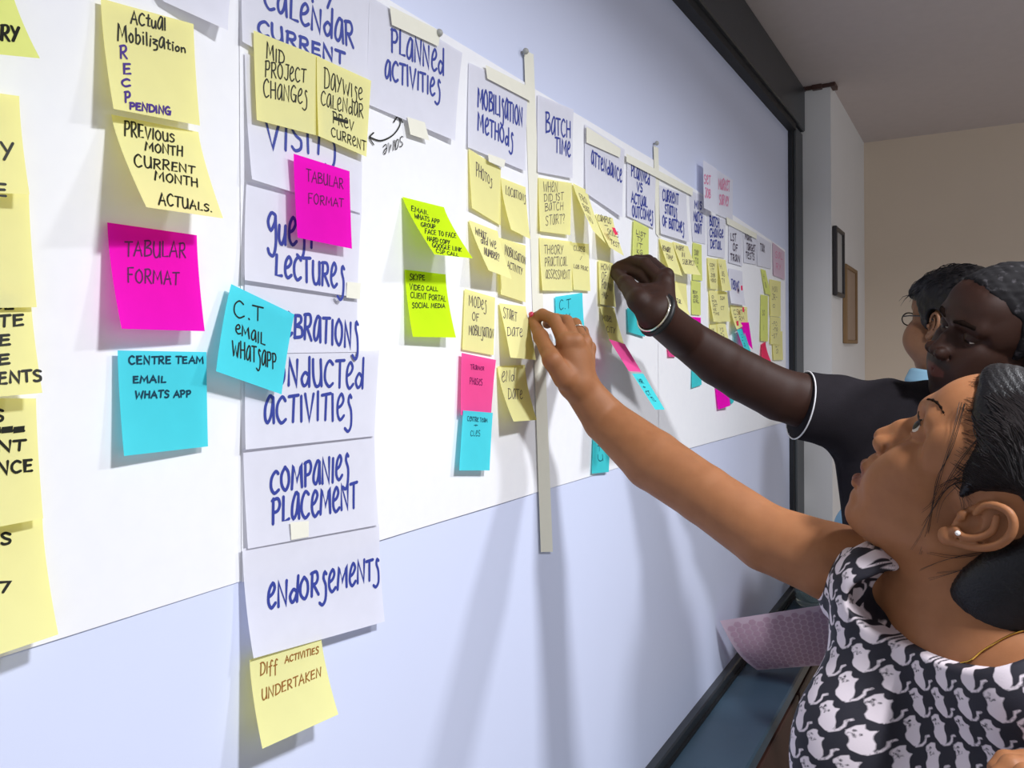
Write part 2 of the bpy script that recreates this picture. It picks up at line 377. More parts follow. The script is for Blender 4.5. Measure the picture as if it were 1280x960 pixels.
def inkpath(px, w=.0016):
    ps = [shB.inv(*p) for p in px]; ribbon(mb, shB, smooth_poly([np.array([u, v]) for u, v in ps], 5), w, .0014)
inkpath([(497, 146), (499, 156), (490, 169), (475, 176), (462, 172)]); inkpath([(491, 153), (497, 145), (502, 153)]); inkpath([(466, 166), (461, 172), (466, 181)])
rg = random.Random(5); write(mb, shB, ('SaMe', 503, 170, 478, 182, -12), rg, .0010, .0014)
mb.build('double_arrow', M['ink_black'], cB)

# ------------------------------------------------------------------ white header sheets (blue marker)
def sheet(label, c, base=.0035, lines=None, inkm='ink_blue', width=.0032, mode='flat', lifts=(.0015, .0015), m='white_sheet', p=2.0, auto=None, kw=None, group='white header sheets with marker lettering', bow=0.0):
    return note('paper_sheet', 'paper', label, m, c, base, mode, lines, auto, inkm, width, p, group, lifts, bow, kw=kw)
sheet('blank white sheet hanging at the top edge of the board, lower edge curling out', [(150, -70), (296, -40), (285, 38), (205, 2)], lifts=(.004, .012))
sheet('white sheet reading CALENDAR in blue, top of the blue-lettered column', [(302, -70), (462, -8), (460, 140), (303, 52)], lines=[('ITY', 368, -6, 424, 14, 42, 40), ('CaLeNdaR', 330, 8, 442, 60, 26, 32), ('CURRENT', 322, 42, 430, 81, 20, 14)], lifts=(.003, .006))
sheet('white sheet reading VISITS in blue, half covered by yellow notes', [(306, 66), (455, 128), (452, 267), (315, 224)], base=.0042, lines=[('VISITs', 333, 184, 420, 196, 34, 34)], lifts=(.007, .003))
sheet('white sheet reading guest LECTURES in blue', [(308, 226), (452, 266), (447, 372), (306, 350)], base=.0050, lines=[('guesT', 334, 303, 394, 310, 36, 34), ('LeCTURes', 344, 345, 430, 362, 28, 30)], lifts=(.004, .003))
sheet('white sheet reading CELEBRATIONS in blue, behind the tilted cyan note', [(306, 345), (447, 368), (447, 440), (307, 442)], base=.0042, lines=[('CeLeBRaTIONs', 318, 412, 448, 436, 26, 34)], lifts=(.002, .002))
sheet('white sheet reading CONDUCTED ACTIVITIES in blue', [(307, 440), (474, 438), (468, 545), (307, 562)], base=.0052, lines=[('CONdUCTed', 326, 480, 454, 486, 30, 34), ('aCTIVITIes', 330, 529, 440, 524, 34, 34)], lifts=(.003, .002))
sheet('white sheet reading COMPANIES PLACEMENT in blue', [(304, 561), (468, 540), (473, 656), (310, 686)], base=.0044, lines=[('COMPaNIes', 338, 617, 436, 598, 28, 32), ('PLaCeMeNT', 340, 655, 446, 634, 32, 30)], lifts=(.003, .004))
sheet('white sheet reading ENDORSEMENTS in blue, lowest of its column', [(303, 686), (474, 655), (481, 777), (317, 823)], base=.0054, lines=[('eNdORseMeNTs', 334, 762, 474, 722, 30, 26)], lifts=(.010, .006))
sheet('white sheet reading PLANNED ACTIVITIES in blue, taped along its top', [(462, -5), (578, 66), (569, 176), (459, 130)], lines=[('PLaNNed', 489, 64, 555, 94, 30, 27), ('aCTIVITIes', 481, 98, 550, 122, 25, 23)], lifts=(.002, .006))
sheet('white sheet reading MOBILISATION METHODS in blue', [(586, 78), (660, 112), (657, 214), (585, 184)], lines=[('MOBILIsaTION', 597, 133, 653, 158, 24, 24), ('MeTHOds', 597, 163, 641, 185, 22, 20)], lifts=(.002, .004))
sheet('white sheet reading BATCH TIME in blue', [(672, 118), (717, 137), (716, 223), (672, 215)], lines=[('BaTCH', 682, 166, 713, 173, 24, 20), ('TIMe', 694, 190, 713, 196, 19, 19)], width=.0034, lifts=(.002, .003))
sheet('white sheet with the single word ATTENDANCE in blue', [(731, 155), (781, 187), (778, 272), (732, 241)], lines=[('aTTeNdaNCe', 739, 205, 777, 228, 17, 16)], width=.0036, lifts=(.002, .005))
sheet('white sheet reading PLANNED VS ACTUAL OUTCOMES in blue', [(784, 198), (820, 216), (818, 286), (784, 270)], lines=[('PLaNNed', 789, 220, 812, 231, 16, 14), ('VS', 796, 238, 803, 240, 10), ('ACTUaL', 789, 253, 809, 259, 13, 12), ('OUTCOMes', 790, 270, 816, 277, 13, 13)], width=.0038)
sheet('white sheet reading CURRENT STATUS OF BATCHES in blue', [(824, 231), (858, 243), (862, 303), (826, 292)], lines=[('CURReNT', 828, 250, 848, 256, 14, 12), ('STaTUs', 831, 266, 846, 272, 11, 12), ('OF BaTCHes', 828, 282, 855, 292, 12, 13)], width=.0040, lifts=(.004, .006))
sheet('narrow white sheet in blue pen tucked beside the BATCHES sheet', [(861, 237), (882, 247), (882, 305), (866, 302)], base=.0026, lines=[('MIS', 868, 260, 877, 262, 9), ('MaTCH', 867, 276, 878, 278, 11), ('COUNT', 868, 290, 877, 292, 11)], width=.0044)
sheet('white sheet reading BATCH CHANGE DETAILS in blue, above the crowded small yellow notes', [(884, 266), (907, 275), (906, 323), (885, 319)], lines=[('BaTCH', 887, 282, 899, 285, 12), ('CHaNGe', 887, 296, 904, 297, 10), ('DeTaIL', 888, 310, 902, 312, 10)], width=.0046)
sheet('narrow white sheet reading LIST OF TRAINEES in dark pen', [(911, 275), (928, 284), (928, 333), (911, 328)], base=.0042, lines=[('LST', 913, 300, 920, 302, 9), ('OF', 916, 313, 922, 315, 9), ('TRaIN', 913, 325, 925, 328, 8)], width=.004, inkm='ink_dark')
sheet('narrow white sheet with three dark pen words, right of the trainees sheet', [(929, 287), (946, 296), (946, 331), (930, 328)], lines=[('MaRK', 931, 299, 940, 302, 8), ('TaRGeT', 933, 312, 944, 315, 8), ('TeSTS', 932, 323, 943, 325, 8)], width=.004, inkm='ink_dark')
sheet('narrow white sheet with one short dark word near the board end', [(946, 293), (964, 304), (964, 336), (947, 332)], base=.0042, lines=[('TaX', 950, 313, 956, 316, 9)], width=.004, inkm='ink_dark')
sheet('pale pinkish sheet closest to the board end frame', [(966, 303), (981, 315), (981, 350), (967, 344)], m='pinkish_sheet', base=.0045, lines=[('SaL', 969, 322, 978, 325, 8), ('RY', 970, 336, 976, 338, 7)], inkm='ink_red', width=.003)
sheet('white sheet in red marker standing off the board, left of the pair', [(879, 200), (896, 211), (896, 268), (880, 260)], base=.016, lines=[('SeT', 880, 229, 888, 231, 11), ('JOB', 881, 246, 888, 248, 11)], inkm='ink_red', width=.004)
sheet('white sheet in red marker reading MARKET SURVEY, right of the pair above the chart', [(896, 212), (916, 225), (916, 277), (896, 268)], base=.004, lines=[('MaRKeT', 898, 236, 912, 239, 13), ('SURVeY', 899, 255, 911, 258, 12)], inkm='ink_red', width=.004)
sheet('white sheet hanging low beneath the trainees sheet, one blue word on it', [(911, 335), (928, 339), (932, 382), (914, 379)], base=.0045, lines=[('TeRMS', 914, 361, 924, 364, 12)], width=.004, lifts=(.012, .008))

# ------------------------------------------------------------------ sticky notes
Y = 'yellow'
def st(label, m, c, base=.0065, **k):
    k.setdefault('group', 'sticky notes on the board'); return note('sticky_note', 'sticky note', label, m, c, base, **k)
st('pale green-yellow note ending in RY, at the top left corner of the view', 'pale_green', [(-95, -85), (5, -60), (50, 73), (-62, 62)], lines=[('SUMMaRY', -75, 42, 24, 53, 22, 18), ('DaY', -60, 2, 4, 8, 20)], width=.0018, maxlift=.05)
st('large yellow note ending in Y, cut off at the left, second from top', Y, [(-86, 105), (24, 120), (37, 243), (-75, 238)], lines=[('DaILY', -70, 195, 17, 201, 22, 20), ('DaTE', -70, 240, 8, 246, 18, 16)], width=.0018, base=.0075)
st('blank yellow note cut off at the left, third from top', Y, [(-84, 230), (36, 238), (46, 384), (-74, 386)], base=.0055)
st('yellow note ending in MENTS with four words ending in E, cut off at the left', Y, [(-84, 350), (38, 358), (53, 491), (-70, 502)], lines=[('TRaDE', -60, 391, 17, 386, 16, 13), ('STaTE', -60, 414, 30, 406, 16, 13), ('DaTE', -60, 436, 13, 431, 14, 12), ('TIME', -60, 462, 13, 454, 14, 12), ('PaYMENTS', -70, 485, 52, 476, 16, 13)], width=.0018, base=.0085)
st('yellow note with a crossed-out word and ENT, cut off at the left', Y, [(-84, 498), (45, 498), (54, 648), (-72, 672)], lines=[('DaYS', -60, 530, 5, 526, 18, 14), ('#######', -80, 549, 30, 544, 16, 14), ('CLIENT', -70, 573, 31, 562, 16, 12), ('BaLaNCE', -70, 598, 41, 589, 17, 14)], width=.0018)
st('blank-bottomed yellow note lowest at the left edge, its tip over the bare board', Y, [(-84, 668), (53, 648), (73, 793), (-60, 838)], lines=[('DaYS', -60, 680, 14, 680, 18, 14), ('2007', -60, 744, 12, 740, 14, 13)], width=.0018, base=.0055)

st('yellow note reading ACTUAL MOBILIZATION with PENDING in violet', Y, [(126, -2), (242, 30), (250, 157), (142, 136)], lines=[('ACtual', 163, 29, 207, 38, 16, 16), ('Mobilization', 147, 50, 232, 66, 22, 9)], width=.0014,
   extra=[('ink_violet', .0017, [('R', 150, 73, 159, 73, 17), ('E', 154, 93, 164, 93, 13), ('C', 152, 108, 163, 108, 9), ('P', 156, 128, 163, 128, 13), ('PENDING', 162, 136, 213, 144, 8, 10)])])
st('yellow note reading PREVIOUS MONTH CURRENT MONTH ACTUALS, bottom curling outwards', Y, [(139, 143), (248, 165), (279, 273), (183, 259)], p=1.25, lines=[('PREVIOUS', 155, 170, 218, 178, 20, 9), ('MONTH', 181, 188, 228, 196, 11, 12), ('CURRENT', 168, 208, 243, 217, 15, 9), ('MONTH', 193, 225, 247, 234, 12, 10), ('ACTUALS.', 198, 256, 265, 265, 16, 8)], width=.0014)
st('magenta note reading TABULAR FORMAT, larger one on the left', 'magenta', [(134, 278), (246, 294), (256, 414), (152, 411)], lines=[('TABULAR', 156, 320, 232, 322, 19, 19), ('FORMAT', 159, 353, 223, 356, 18, 16)], inkm='ink_plum', width=.0012)
st('cyan note reading CENTRE TEAM EMAIL', 'cyan', [(147, 438), (258, 440), (260, 558), (155, 570)], lines=[('CENTRE TEAM', 161, 455, 254, 454, 10, 8), ('EMAIL', 166, 479, 207, 478, 9, 8), ('WHATS APP', 169, 498, 238, 496, 9, 8)], inkm='ink_teal', width=.0014)
st('tilted cyan note reading C.T EMAIL, stuck over the blue-lettered column', 'cyan', [(289, 355), (368, 393), (352, 493), (270, 464)], mode='flat', base=.009, lifts=(.012, .008), lines=[('C.T', 292, 396, 328, 402, 22, 18), ('eMaIL', 294, 416, 331, 432, 12, 14), ('WHaTsaPP', 290, 444, 345, 462, 20, 20)], width=.0014, inkm='ink_black')
st('yellow note reading MID PROJECT CHANGES, left of the overlapping pair', Y, [(317, 38), (400, 71), (402, 171), (321, 150)], base=.0085, lines=[('MID', 333, 73, 355, 81, 20, 15), ('PROJeCT', 331, 96, 382, 104, 20, 17), ('CHaNGes', 329, 121, 384, 131, 22, 18)], width=.0013)
st('yellow note reading DAYWISE CALENDAR CURRENT, right of the overlapping pair', Y, [(396, 70), (464, 101), (458, 196), (398, 170)], base=.0095, mode='flat', lifts=(.004, .003), lines=[('DaYWIse', 405, 110, 453, 125, 25, 14), ('CaLeNdaR', 401, 131, 454, 148, 17, 18), ('PReV', 416, 153, 442, 164, 15, 12), ('#', 416, 152, 434, 158, 10), ('CURReNT', 414, 170, 457, 189, 11, 12)], width=.0013)
st('magenta note reading TABULAR FORMAT, on the VISITS sheet', 'magenta', [(367, 192), (437, 214), (440, 311), (372, 297)], base=.0145, lines=[('TABULAR', 383, 226, 429, 236, 15, 12), ('FORMAT', 385, 254, 429, 259, 13, 10)], inkm='ink_plum', width=.0010)
st('lime green note with seven lines of small writing, bottom flipping far outwards', 'lime', [(503, 246), (555, 259), (591, 323), (543, 318)], base=.004, p=1.2, lines=[('EMAIL', 514, 264, 535, 269, 7, 5), ('WHATS APP', 518, 273, 549, 280, 6, 5), ('GROUP', 526, 283, 544, 286, 5), ('FACE TO FACE', 531, 292, 570, 298, 6, 6), ('HARD COPY', 534, 301, 562, 306, 6, 5), ('GOOGLE LINK', 540, 309, 577, 315, 6, 5), ('CSP CALL', 545, 316, 573, 321, 5, 4)], width=.0011)
st('lime green note with four lines ending in SOCIAL MEDIA', 'lime', [(506, 337), (557, 343), (570, 422), (516, 421)], base=.004, lines=[('SKYPE', 512, 350, 531, 350, 8, 6), ('VIDEO CALL', 512, 362, 547, 364, 7, 5), ('CLIENT PORTAL', 513, 372, 557, 377, 7, 7), ('SOCIAL MEDIA', 515, 385, 556, 385, 7, 5)], width=.0011)
st('yellow note in brown pen reading DIFF ACTIVITIES UNDERTAKEN', Y, [(312, 825), (401, 792), (423, 893), (328, 936)], base=.0115, maxlift=.03, lines=[('DIff', 325, 844, 347, 838, 15, 15), ('ACTIVITIES', 356, 829, 398, 816, 8, 8), ('UNDERTAKEN', 327, 876, 401, 845, 14, 11)], inkm='ink_brown', width=.0012)
# the mobilisation columns
st('yellow note with the single word PHOTOS', Y, [(586, 186), (626, 211), (626, 282), (590, 260)], base=.004, lines=[('PHOTOs', 595, 220, 615, 232, 18, 8)], inkm='ink_dark', lifts=None)
st('yellow note with the single word LOCATIONS, curling away from the board', Y, [(626, 222), (657, 234), (663, 299), (639, 287)], base=.0045, lines=[('LOCaTIONs', 632, 243, 657, 252, 12, 8)], inkm='ink_dark')
st('yellow note asking WHAT DID WE, sharply flipped out below the PHOTOS note', Y, [(586, 275), (622, 289), (640, 349), (611, 338)], base=.004, p=1.2, lines=[('WHaT', 594, 293, 608, 300, 9), ('dId We', 601, 304, 620, 311, 9), ('NUMBeR?', 605, 318, 624, 327, 9)], inkm='ink_dark')
st('yellow note reading MOBILISATION ACTIVITY', Y, [(624, 297), (657, 307), (657, 378), (626, 368)], base=.0055, lines=[('MOBILISaTION', 631, 318, 657, 331, 12, 9), ('ACTIVITY', 634, 335, 653, 344, 9, 9)], inkm='ink_dark')
st('yellow note reading MODES OF MOBILISATION', Y, [(581, 361), (619, 372), (617, 444), (578, 437)], base=.0045, mode='flat', lifts=(.001, .001), lines=[('MODes', 586, 382, 608, 388, 14, 12), ('OF', 590, 400, 599, 402, 10), ('MOBILIsaTION', 586, 418, 617, 423, 12, 12)], inkm='ink_dark')
st('yellow note reading START DATE, its corner pulled by the woman\'s fingers', Y, [(624, 379), (657, 383), (670, 450), (638, 447)], base=.0045, lines=[('STaRT', 629, 397, 646, 402, 13, 12), ('DaTe', 634, 420, 653, 421, 11, 11)], inkm='ink_dark', bow=.003)
st('yellow note reading END DATE, bottom curling outwards', Y, [(622, 458), (656, 456), (671, 525), (642, 527)], base=.0045, lines=[('eNd', 627, 478, 643, 476, 13, 15), ('DaTe', 635, 499, 653, 499, 14, 11)], inkm='ink_dark')
st('pink note below the MODES note, top corner bent over', 'pink', [(577, 441), (620, 450), (614, 516), (576, 519)], mode='flat', base=.0075, lifts=(.002, .003), lines=[('TRaINeR', 588, 462, 605, 463, 7, 4), ('PHaSeS', 587, 480, 603, 482, 8)], inkm='ink_plum', width=.0008)
st('cyan note with small writing, directly below the pink one', 'cyan', [(579, 513), (616, 516), (612, 588), (574, 588)], mode='flat', base=.0105, lifts=(.001, .002), lines=[('CeNTRe TeaM', 584, 526, 609, 528, 6, 5), ('+', 592, 534, 597, 534, 5), ('CLeS', 588, 545, 600, 545, 7, 7)], inkm='ink_teal', width=.0008)
st('yellow note asking WHEN DID 1ST BATCH START', Y, [(673, 222), (715, 229), (713, 294), (675, 289)], base=.0045, mode='flat', lifts=(.004, .004), lines=[('WHeN', 679, 240, 697, 240, 13, 12), ('DID 1ST', 680, 252, 704, 250, 9), ('BaTCH', 681, 264, 704, 262, 10), ('STaRT?', 682, 282, 706, 279, 12)], inkm='ink_dark')
st('yellow note seen edge-on, flipped out right of the BATCH START note', Y, [(716, 229), (734, 238), (757, 304), (741, 288)], base=.004, p=1.2, auto=['FRO', 'BaT', 'NO'], inkm='ink_dark')
st('yellow note reading THEORY PRACTICAL ASSESSMENT', Y, [(674, 297), (715, 302), (716, 364), (678, 363)], base=.0045, lines=[('THeORY', 680, 317, 704, 318, 11), ('PRaCTICaL', 681, 333, 709, 332, 11), ('aSSeSSMeNT', 682, 348, 712, 349, 11)], inkm='ink_dark')
st('slim pale yellow note beside the THEORY note, two faint words', Y, [(714, 303), (736, 305), (738, 364), (717, 362)], base=.0038, lines=[('CLaSS', 717, 313, 731, 315, 6), ('/', 725, 325, 727, 325, 5), ('LaB PRaC', 717, 335, 735, 339, 5)], inkm='ink_dark', width=.0009)
st('cyan note reading C.T above the woman\'s ringed hand', 'cyan', [(694, 371), (728, 366), (731, 420), (697, 426)], base=.0045, mode='flat', lifts=(.002, .003), lines=[('C.T', 699, 388, 713, 385, 12, 12), ('eM', 702, 401, 713, 400, 8), ('aIL', 701, 412, 713, 411, 8)], width=.0012, inkm='ink_teal')
o, s_ = st('yellow note marked with a small pink flag, flipped outwards', Y, [(744, 267), (766, 273), (780, 320), (762, 309)], base=.0045, p=1.25, lines=[('CaMPUS', 747, 276, 764, 280, 8), ('&', 755, 284, 760, 285, 5), ('SKILLS', 759, 293, 773, 297, 7), ('TeST', 763, 305, 774, 310, 6)], inkm='ink_dark', width=.0012)
st('tiny pink flag on a yellow note under the ATTENDANCE sheet', 'red_pink', [(765, 284), (769, 285), (773, 293), (769, 294)], mode='flat', base=.03, lifts=(.004, .004))
st('yellow note under the man\'s fingertips, four dark lines', Y, [(748, 325), (766, 329), (770, 384), (750, 380)], base=.0045, lines=[('HOW', 751, 337, 762, 338, 8), ('OF', 752, 350, 758, 350, 10), ('PaYMN', 752, 360, 765, 364, 9), ('(MO)', 752, 372, 760, 374, 8)], inkm='ink_dark', width=.0013)
st('yellow note above the hanging pink strip', Y, [(750, 383), (768, 385), (780, 430), (762, 424)], base=.0045, p=1.2, lines=[('MODeL', 753, 400, 765, 403, 7), ('CITY', 758, 415, 769, 417, 7)], inkm='ink_dark', width=.0012)
st('pink strip hanging in the air below a yellow note', 'pink', [(761, 424), (781, 430), (802, 465), (786, 464)], base=.040, p=1.0, maxlift=.12)
st('cyan strip hanging in the air below the pink strip', 'teal', [(790, 467), (804, 467), (831, 512), (819, 512)], base=.075, p=1.0, maxlift=.16, auto=['HR', '+', 'CT', 'TL'], inkm='ink_teal', width=.0014)
st('cyan note with sideways letters, partly hidden under the woman\'s forearm', 'teal', [(742, 533), (764, 536), (761, 590), (740, 592)], base=.0045, mode='flat', lifts=(.001, .002), lines=[('C', 747, 550, 753, 550, 9), ('H', 751, 558, 756, 558, 5), ('T', 747, 564, 751, 564, 7), ('U', 747, 576, 754, 576, 8)], inkm='ink_teal', width=.0013)
st('pale green note with upright scrawl, above the man\'s knuckles', 'pale_green', [(792, 275), (811, 285), (811, 340), (790, 338)], base=.0045, mode='flat', lifts=(.001, .001), auto=['LIST', 'TY', 'IT', 'KG', 'SY'], inkm='ink_dark', width=.0014)
st('teal note in shade beneath the man\'s wrist', 'teal', [(784, 385), (809, 388), (806, 421), (786, 415)], base=.0045, mode='flat')
st('yellow note flipped outwards, left of the pair under the BATCHES sheet', Y, [(824, 298), (841, 304), (853, 345), (838, 340)], base=.0045, p=1.2, lines=[('REMaRK', 828, 313, 838, 316, 6), ('TIMe', 833, 323, 841, 326, 6)], inkm='ink_dark', width=.0014)
st('yellow note flipped outwards, right of the pair under the BATCHES sheet', Y, [(841, 302), (860, 308), (876, 344), (856, 342)], base=.0045, p=1.2, lines=[('MaRK', 845, 312, 855, 314, 6), ('IN', 852, 321, 856, 322, 6), ('SUBJeCT', 853, 330, 868, 332, 6)], inkm='ink_dark', width=.0014)
st('dull green note squeezed under the narrow blue-pen sheet', 'pale_green', [(866, 303), (877, 306), (878, 351), (866, 350)], base=.004, mode='flat', auto=['DaY', 'TO', 'DO'], inkm='ink_dark', width=.0014)
st('yellow note right beside the man\'s wrist, three dark lines', Y, [(832, 350), (846, 352), (863, 394), (846, 389)], base=.0045, p=1.2, lines=[('SePT', 833, 359, 841, 361, 6), ('aVeRG', 834, 368, 844, 371, 5), ('TOTaL', 840, 377, 852, 380, 5)], inkm='ink_dark', width=.0014)
st('small blank yellow note behind the man\'s wrist note', Y, [(846, 353), (858, 355), (860, 388), (847, 388)], base=.004, mode='flat')
st('pale green note above the magenta note at the man\'s forearm', 'pale_green', [(864, 350), (876, 353), (876, 394), (865, 393)], base=.0035, mode='flat', auto=['', 'BOY', 'aND', 'GIRL', ''], inkm='ink_dark', width=.0014)
st('magenta note showing only its top above the man\'s forearm', 'magenta', [(864, 396), (876, 397), (877, 424), (866, 420)], base=.004, mode='flat')
for i, (c, t, lb) in enumerate([
    ([(884, 322), (897, 324), (897, 362), (888, 361)], ['COM', 'IT', 'JOB', 'HaND'], 'upper left of four crowded yellow notes under the DETAILS sheet'),
    ([(897, 323), (907, 325), (914, 363), (903, 364)], ['H', 'aS', 'TY'], 'upper right of four crowded yellow notes under the DETAILS sheet'),
    ([(886, 363), (899, 364), (902, 403), (892, 402)], ['O', 'MIN', 'SeT', 'WK', 'TIMe'], 'lower left of four crowded yellow notes under the DETAILS sheet'),
    ([(898, 364), (909, 365), (913, 402), (900, 402)], ['SUM', '', 'CT', ''], 'lower right of four crowded yellow notes under the DETAILS sheet'),
    ([(887, 405), (896, 405), (899, 440), (889, 438)], ['HR', 'TL'], 'small yellow note at the man\'s forearm, left of two'),
    ([(896, 404), (907, 405), (914, 436), (899, 434)], ['YS', 'To', 'MT'], 'small yellow note at the man\'s forearm, right of two')]):
    st(lb, Y, c, base=.0045+.0012*(i % 2), auto=t, inkm='ink_dark', width=.0013, p=1.2, maxlift=.03)
st('yellow note with tiny red ticks under the low white sheet', Y, [(913, 381), (934, 384), (935, 404), (921, 412)], base=.0045, mode='flat', lifts=(.02, .004), auto=['CS TT', 'T RM'], inkm='ink_dark', width=.0015)
for a, b, lb in ((926, 357, 'beside the blue word on the low white sheet'), (928, 384, 'on top of the ticked yellow note'), (921, 401, 'lowest of three, beside the slanting cyan strip')):
    st('tiny red tick flag '+lb, 'red_pink', [(a, b), (a+2.2, b), (a+2.5, b+6), (a+.3, b+6)], mode='flat', base=.018)
st('slanting magenta strip near the board end', 'magenta', [(926, 403), (936, 403), (941, 437), (932, 427)], base=.014, p=1.0, maxlift=.06)
st('slanting cyan strip left of the magenta strip near the board end', 'teal', [(921, 412), (929, 410), (939, 441), (930, 436)], base=.016, p=1.0, maxlift=.06, auto=['.', '-', '-', 's'], inkm='ink_teal', width=.0016)
for c, t, lb, pm in [
    ([(951, 336), (957, 338), (964, 369), (957, 367)], ['H', 'a'], 'upper narrow yellow-green note second from the board end', 'pale_green'),
    ([(951, 368), (960, 370), (960, 427), (951, 426)], ['', 'SO', '', 'I'], 'long narrow yellow-green note second from the board end', 'pale_green'),
    ([(962, 349), (976, 352), (976, 396), (963, 395)], ['MaN', 'JR-', 'o'], 'top yellow note of the column nearest the board end', Y),
    ([(963, 396), (976, 397), (976, 431), (963, 430)], ['-FO', '-TR', '-ST'], 'middle yellow note of the column nearest the board end', Y),
    ([(965, 416), (978, 414), (979, 450), (967, 450)], ['TZ', 'LT', 'a'], 'lower yellow note of the column nearest the board end', Y)]:
    st(lb, pm, c, base=.0045, mode='flat', lifts=(.003, .003), auto=t, inkm='ink_dark', width=.0014)
st('small red-pink note peeking over the man\'s forearm near the board end', 'red_pink', [(952, 430), (957, 427), (964, 452), (953, 455)], base=.006, mode='flat', lifts=(.008, .02))
st('magenta note dangling below the man\'s forearm', 'magenta', [(893, 472), (911, 474), (913, 507), (898, 512)], base=.0045, mode='flat', lifts=(.003, .012))
st('small cyan note corner under the man\'s forearm', 'teal', [(865, 452), (877, 455), (877, 481), (865, 485)], base=.0045, mode='flat')
st('cyan note scrap right of the dangling magenta note', 'teal', [(910, 480), (920, 484), (917, 503), (914, 505)], base=.004, mode='flat')
st('dull pink note in the man\'s forearm shadow', 'pink', [(833, 412), (846, 420), (845, 446), (836, 446)], base=.0045, mode='flat')
# ------------------------------------------------------------------ masking tape
def tape(label, c, base=.0065, ragged=True):
    return note('tape_strip', 'tape', label, 'tape', c, base, 'flat', group='strips of cream masking tape', p=1.0, lifts=(.0, .0))
tape('broad tape strip along the top of the PLANNED ACTIVITIES sheet', [(487, 7), (551, 39), (548, 58), (490, 31)])
tape('slanting tape strip on top of the MOBILISATION sheet', [(607, 81), (664, 110), (664, 127), (609, 98)])
tape('long vertical tape strip joining two chart papers behind the woman\'s hand', [(655, 62), (667, 68), (691, 690), (676, 690)], .0032)
tape('short vertical tape strip above the OUTCOMES sheet', [(817, 182), (823, 185), (826, 300), (820, 292)], .003)
tape('small tape piece under the PLANNED ACTIVITIES sheet', [(509, 146), (531, 153), (537, 176), (513, 168)], .0085)
tape('small tape piece right of the LECTURES sheet', [(434, 352), (451, 354), (450, 374), (433, 372)], .0085)
tape('pale tape piece between COMPANIES and ENDORSEMENTS', [(363, 653), (386, 651), (386, 671), (364, 675)], .0085)
tape('tape strip over the top of the ATTENDANCE sheet', [(733, 158), (776, 186), (775, 197), (733, 178)])
tape('long thin tape strip over the OUTCOMES and BATCHES sheets', [(783, 192), (866, 236), (866, 245), (783, 202)])
tape('tape piece above the narrow sheets near the board end', [(908, 271), (946, 292), (946, 299), (909, 280)])
tape('pale tape piece under the MOBILISATION sheet', [(610, 192), (632, 200), (630, 210), (611, 202)], .0085)
mbp = MB(); mbp.sphere((0, 0, 0), .004, 10, 6)
for nm, (px, py) in {'grey pin at the end of the tape on PLANNED ACTIVITIES': (549, 41), 'grey pin at the top of the long vertical tape': (657, 64), 'grey pin at the top of the short tape strip': (821, 179)}.items():
    p = PX(px, py, .007); m_ = MB(); m_.sphere(p, .0045, 10, 6); m_.tube([p, p+np.array([-.007, 0, 0])], .0015); tag(m_.build('push_pin', mat('grey_pin', srgb(170, 170, 165), .4), smooth=True), nm, 'pin', 'push pins on the board')

# ------------------------------------------------------------------ picture frames on the pier, bottle on the ledge end, pink sheet
def picture(label, y0, y1, z0, z1, fm, pm, w=.014, d=.016):
    e = empty('picture_frame', (.113, (y0+y1)/2, z0)); tag(e, label, 'picture frame', 'picture frames on the side wall')
    x = .1135
    for a, b in (((x, y0, z0), (x+d, y0+w, z1)), ((x, y1-w, z0), (x+d, y1, z1)), ((x, y0+w, z0), (x+d, y1-w, z0+w)), ((x, y0+w, z1-w), (x+d, y1-w, z1))):
        mb = MB(); mb.box(a, b, .003); mb.build('frame_bar', fm, e)
    mb = MB(); mb.box((x, y0+w, z0+w), (x+.008, y1-w, z1-w)); mb.build('print', pm, e)
    return e
picture('black-framed picture, higher and nearer of two on the side wall', 2.900, 3.085, 1.835, 2.075, mat('black_frame', srgb(40, 34, 34), .4), mat('grey_print', srgb(175, 175, 175), .4, .1, 6))
picture('wooden-framed picture, lower and farther of two on the side wall', 3.135, 3.43, 1.67, 1.965, mat('wood_frame', srgb(140, 108, 70), .5, .15, 20), mat('brown_print', srgb(165, 140, 120), .5, .1, 6))
# clear ribbed tub at the end of the ledge
e = empty('plastic_tub', (.085, 2.66, .834)); tag(e, 'clear ribbed plastic tub standing at the far end of the ledge', 'tub')
glassm, nt, pb = newmat('clear_plastic'); pb.inputs['Base Color'].default_value = (.75, .88, .86, 1); pb.inputs['Roughness'].default_value = .12; pb.inputs['Transmission Weight'].default_value = .75; pb.inputs['IOR'].default_value = 1.3
mb = MB(); n = 24; prof = [(.030, 0), (.034, .01), (.032, .02), (.035, .03), (.033, .04), (.036, .05), (.034, .06), (.037, .075), (.034, .076), (.031, .06), (.029, .02), (.0, .006)]
V = [(.085+1.5*r*math.cos(2*math.pi*k/n), 2.66+1.5*r*math.sin(2*math.pi*k/n), .834+z*.75) for r, z in prof for k in range(n)]
mb.add(V, [(i*n+k, i*n+(k+1) % n, (i+1)*n+(k+1) % n, (i+1)*n+k) for i in range(len(prof)-1) for k in range(n)]); mb.build('bowl', glassm, e, True)
mb = MB(); mb.tube([(.085+1.5*.037*math.cos(2*math.pi*k/n), 2.66+1.5*.037*math.sin(2*math.pi*k/n), .834+.057) for k in range(n)], .003, 6, True); mb.build('rim', glassm, e, True)
